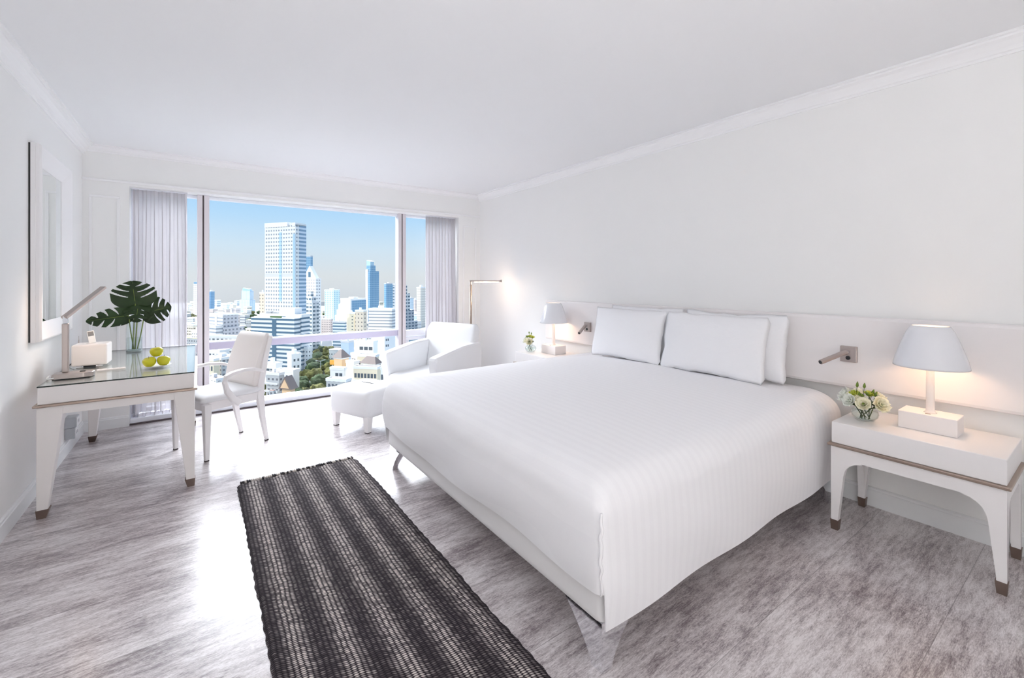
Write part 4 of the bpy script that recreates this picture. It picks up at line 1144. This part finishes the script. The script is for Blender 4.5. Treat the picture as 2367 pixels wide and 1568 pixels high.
# scatter of small far buildings
rnd = random.Random(11)
far = []
for i in range(2600):
    if len(far) >= 190: break
    px = rnd.uniform(425, 990); d = rnd.choice([rnd.uniform(390, 620), rnd.uniform(560, 900), rnd.uniform(760, 1350)])
    if 600 < px < 735 and d < 700: continue
    if 690 < px < 775 and d < 600: continue
    x, y = spot(px, d)
    if not free(x, y, 9.5): continue
    OCC.append((x, y, 9.5)); far.append((px, d))
protos = {}
for px, d in far:
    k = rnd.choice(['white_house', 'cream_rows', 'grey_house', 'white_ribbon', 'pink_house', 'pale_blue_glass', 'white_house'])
    if k not in protos:
        t = thing('small_building', 'small pale low-rise building far off in the haze between the towers', 'building', (0, 0, GZ), 0, 'small pale buildings in the hazy distance')
        obj('walls', MB().box(-8, 8, -6, 6, 0, 11), FM[k], t); obj('roof', MB().box(-8.3, 8.3, -6.3, 6.3, 11, 11.8), 'roof_pale', t)
        protos[k] = t; o = t
    else: o = dup(protos[k])
    x, y = spot(px, d); o.location = (x, y, GZ); o.rotation_euler = (0, 0, -YAW-radians(rnd.uniform(5, 40)))
    q = rnd.uniform(.6, .95); o.scale = (q, q*rnd.uniform(.8, 1.1), rnd.uniform(.5, 1.7))

# trees along the avenue
def crown(seed):
    m = MB(); bmesh.ops.create_icosphere(m.bm, subdivisions=4, radius=1)
    for v in m.bm.verts:
        n = v.co.normalized(); k = 1+.26*noise.noise(n*1.7+Vector((seed, 0, 0)))+.16*noise.noise(n*4+Vector((0, seed, 0)))+.10*noise.noise(n*10)
        v.co = Vector((n.x*k, n.y*k, n.z*k*.78))
    return m
M['foliage'] = mat('avenue_foliage', (.115, .115, .036), .9, spec=.1, bump=(1.2, 1., 1.2), vary=.7)
M['foliage2'] = mat('dark_foliage', (.055, .082, .036), .9, spec=.1, bump=(1.2, 1., 1.2), vary=.6)
M['bark'] = mat('bark', (.12, .09, .07), .9)
tp = []
for s in range(4):
    t = thing('street_tree', 'round green tree among the trees lining the avenue below', 'tree', (0, 0, GZ), 0, 'trees along the avenue')
    c = obj('foliage', crown(s*3.1), 'foliage' if s % 2 == 0 else 'foliage2', t, smooth=True); c.location = (0, 0, 8.2); c.scale = (6, 6, 6)
    obj('trunk', MB().tube([(0, 0, 0), (.2, 0, 3), (0, .2, 7)], [.45, .35, .25], 8), 'bark', t); tp.append(t)
rnd = random.Random(23)
TP = []
for px_, d_ in ((741, 345), (768, 300)): x, y = spot(px_, d_); TP.append((x, y, .25))
TR = [(728, 866, .95), (741, 884, 1.0), (735, 902, .9), (712, 890, .95), (700, 906, .9), (752, 894, .9), (757, 874, .8), (724, 845, .8), (757, 806, .75), (744, 803, .7), (766, 858, .7), (735, 820, .75), (610, 900, .9), (527, 888, .9), (540, 852, .8), (690, 888, .8), (684, 905, .8)]
LO = [(915, 668, 752), (890, 690, 758), (870, 696, 764), (845, 708, 768), (820, 722, 774), (798, 734, 776)]
for _ in range(2500):
    k = rnd.uniform(0, len(LO)-1.001); i = int(k); f = k-i
    py = LO[i][0]+(LO[i+1][0]-LO[i][0])*f; a_ = LO[i][1]+(LO[i+1][1]-LO[i][1])*f; b_ = LO[i][2]+(LO[i+1][2]-LO[i][2])*f
    TR.append((rnd.uniform(a_, b_), py, rnd.uniform(.45, .8)))
KEEP = TP[:]
for (px, py, s) in TR:
    d = 67*F_PX/(py-HZ); x, y = spot(px, d)
    for a_, b_, c_ in KEEP: s = min(s, sqrt((x-a_)**2+(y-b_)**2)/6.6-c_)
    if s > .40 and free(x, y, 1.2): KEEP.append((x, y, s))
TP = KEEP[2:]
for i, (x, y, s) in enumerate(TP):
    o = tp[i] if i < 4 else dup(tp[i % 4])
    o.location = (x, y, GZ); o.scale = (s, s, s); o.rotation_euler = (0, 0, i*1.7)
for i in range(34):
    for _ in range(60):
        px = rnd.uniform(430, 800); d = rnd.uniform(560, 1000); x, y = spot(px, d)
        if free(x, y, 7): break
    else: continue
    OCC.append((x, y, 7))
    o = dup(tp[i % 4]); o.location = (x, y, GZ); o.scale = (1.15, 1.15, .8); o['label'] = 'small hazy tree in the belt of green far behind the low buildings'; o['group'] = 'trees far off in the haze'
x, y = spot(741, 345)
sl = thing('street_lamp', 'double-armed street lamp standing over the avenue between the trees', 'street lamp', (x, y, GZ))
obj('pole', MB().tube([(0, 0, 0), (0, 0, 12)], .16, 8), 'lamp_grey', sl); obj('arms', MB().tube([(-2.6, 0, 12.6), (-1, 0, 12.2), (0, 0, 12), (1, 0, 12.2), (2.6, 0, 12.6)], .12, 6), 'lamp_grey', sl)
for s in (-1, 1): obj('lamp_head', MB().box(s*2.9-.6, s*2.9+.6, -.2, .2, 12.5, 12.75), 'wall_white', sl)
x, y = spot(768, 300)
bb = thing('billboard', 'small orange sign standing at the roadside by the avenue trees', 'sign', (x, y, GZ), -YAW)
obj('panel', MB().box(-1.6, 1.6, -.2, .2, 18, 21), 'sign_orange', bb); obj('post', MB().box(-.15, .15, -.1, .1, 0, 18), 'lamp_grey', bb)

M['ground'] = mat('city_ground', (.26, .27, .27), .9, spec=.1, bump=(.02, .0, .1), vary=.35)
M['asphalt'] = mat('shaded_asphalt', (.045, .06, .075), .8, spec=.2)
M['river'] = mat('haze_pale_river', (.50, .55, .60), .5, spec=.3)  # water colour paled to carry the far haze
def quad(pts, z): m = MB(); m.bm.faces.new([m.bm.verts.new((p[0], p[1], z)) for p in pts]); return m
o = struct('ground', quad([spot(-1200, 60), spot(2600, 60), spot(2600, 1500), spot(-1200, 1500)], GZ), 'ground')
o = struct('road', quad([spot(690, 225), spot(770, 225), spot(772, 420), spot(765, 600), spot(748, 600), spot(735, 420)], GZ+.06), 'asphalt')
o = struct('river', quad([spot(380, 900), spot(612, 900), spot(640, 1500), spot(300, 1500)], GZ+.05), 'river')

# ------------------------------------------------------------------ light
def lamp(name, kind, loc, power, col=(1, 1, 1), size=.1, rot=None, **k):
    l = bpy.data.lights.new(name, kind); l.energy = power; l.color = col
    if kind == 'POINT': l.shadow_soft_size = size
    if kind == 'SUN': l.angle = size
    if kind == 'AREA': l.size = size
    o = bpy.data.objects.new(name, l); COL.objects.link(o); o.location = loc
    if rot is not None: o.rotation_euler = rot
    for a, v in k.items(): setattr(l, a, v)
    return o
sd = (RGT*-.62+FWD*-.48).normalized()*cos(radians(38))+Vector((0, 0, sin(radians(38))))
so_ = lamp('sun', 'SUN', (0, 0, 30), 1.8, (1, .95, .88), radians(.6)); so_.rotation_euler = sd.to_track_quat('Z', 'Y').to_euler()
for x, y in ((3.078, .590), (3.078, 3.545)):
    lamp('bedside_bulb', 'POINT', (x, y, LZ+.395), 3.2, (1, .62, .36), .03)
lamp('floor_lamp_tube', 'POINT', (2.80+.80*.19, 4.81-.6*.19, 1.325), 3.0, (1, .72, .48), .03)
lamp('desk_lamp_strip', 'POINT', (-.60, 3.93, DT+.43), 1.2, (1, .72, .52), .03)

# added fill light without a fixture, bounced off the ceiling behind the camera
UP = lamp('added_fill_light', 'AREA', (-.25, -1.40, .30), 50, (1, .985, .97), 2.2, rot=(radians(180-10), 0, 0))
UP.data.shape = 'RECTANGLE'; UP.data.size = 1.0; UP.data.size_y = .35; UP.data.spread = radians(150)

# sky: blue above, pale haze at the horizon, an added bright patch high ahead
wd = bpy.data.worlds.new('sky'); scene.world = wd; wd.use_nodes = True
nt = wd.node_tree; bg = nt.nodes['Background']
class WT(NT):
    def __init__(s, t): s.t = t; s.n = t.nodes; s.l = t.links
t = WT(nt)
tc = t.new('ShaderNodeTexCoord'); sx = t.new('ShaderNodeSeparateXYZ'); t.link(tc.outputs['Generated'], sx.inputs[0])
up = t.ramp(t.math('MULTIPLY_ADD', sx.outputs[2], .5, .5), [(.40, (.42, .43, .44)), (.488, (.68, .72, .76)), (.505, (.72, .76, .785)), (.535, (.64, .78, .89)), (.565, (.48, .72, .95)), (.60, (.35, .63, .95)), (.75, (.24, .47, .86))])
# added bright sky patch, out of view above the window, to light the room
hi = t.new('ShaderNodeMapRange', interpolation_type='SMOOTHSTEP'); t.link(sx.outputs[2], hi.inputs[0]); hi.inputs[1].default_value = .22; hi.inputs[2].default_value = .42
fr = t.new('ShaderNodeMapRange', interpolation_type='SMOOTHSTEP'); t.link(sx.outputs[1], fr.inputs[0]); fr.inputs[1].default_value = .38; fr.inputs[2].default_value = .62
cl = t.math('MULTIPLY', hi.outputs[0], fr.outputs[0])
SKY_FILL = 21.5
mx = t.new('ShaderNodeMix', data_type='RGBA', blend_type='MIX')
mx.inputs[7].default_value = (SKY_FILL*.955, SKY_FILL*.985, SKY_FILL*1.03, 1)
t.link(cl, mx.inputs['Factor']); t.link(up, mx.inputs[6])
t.link(mx.outputs[2], bg.inputs[0]); bg.inputs[1].default_value = 0.92
for o in list(COL.objects):
    if 'dims' in o: del o['dims']
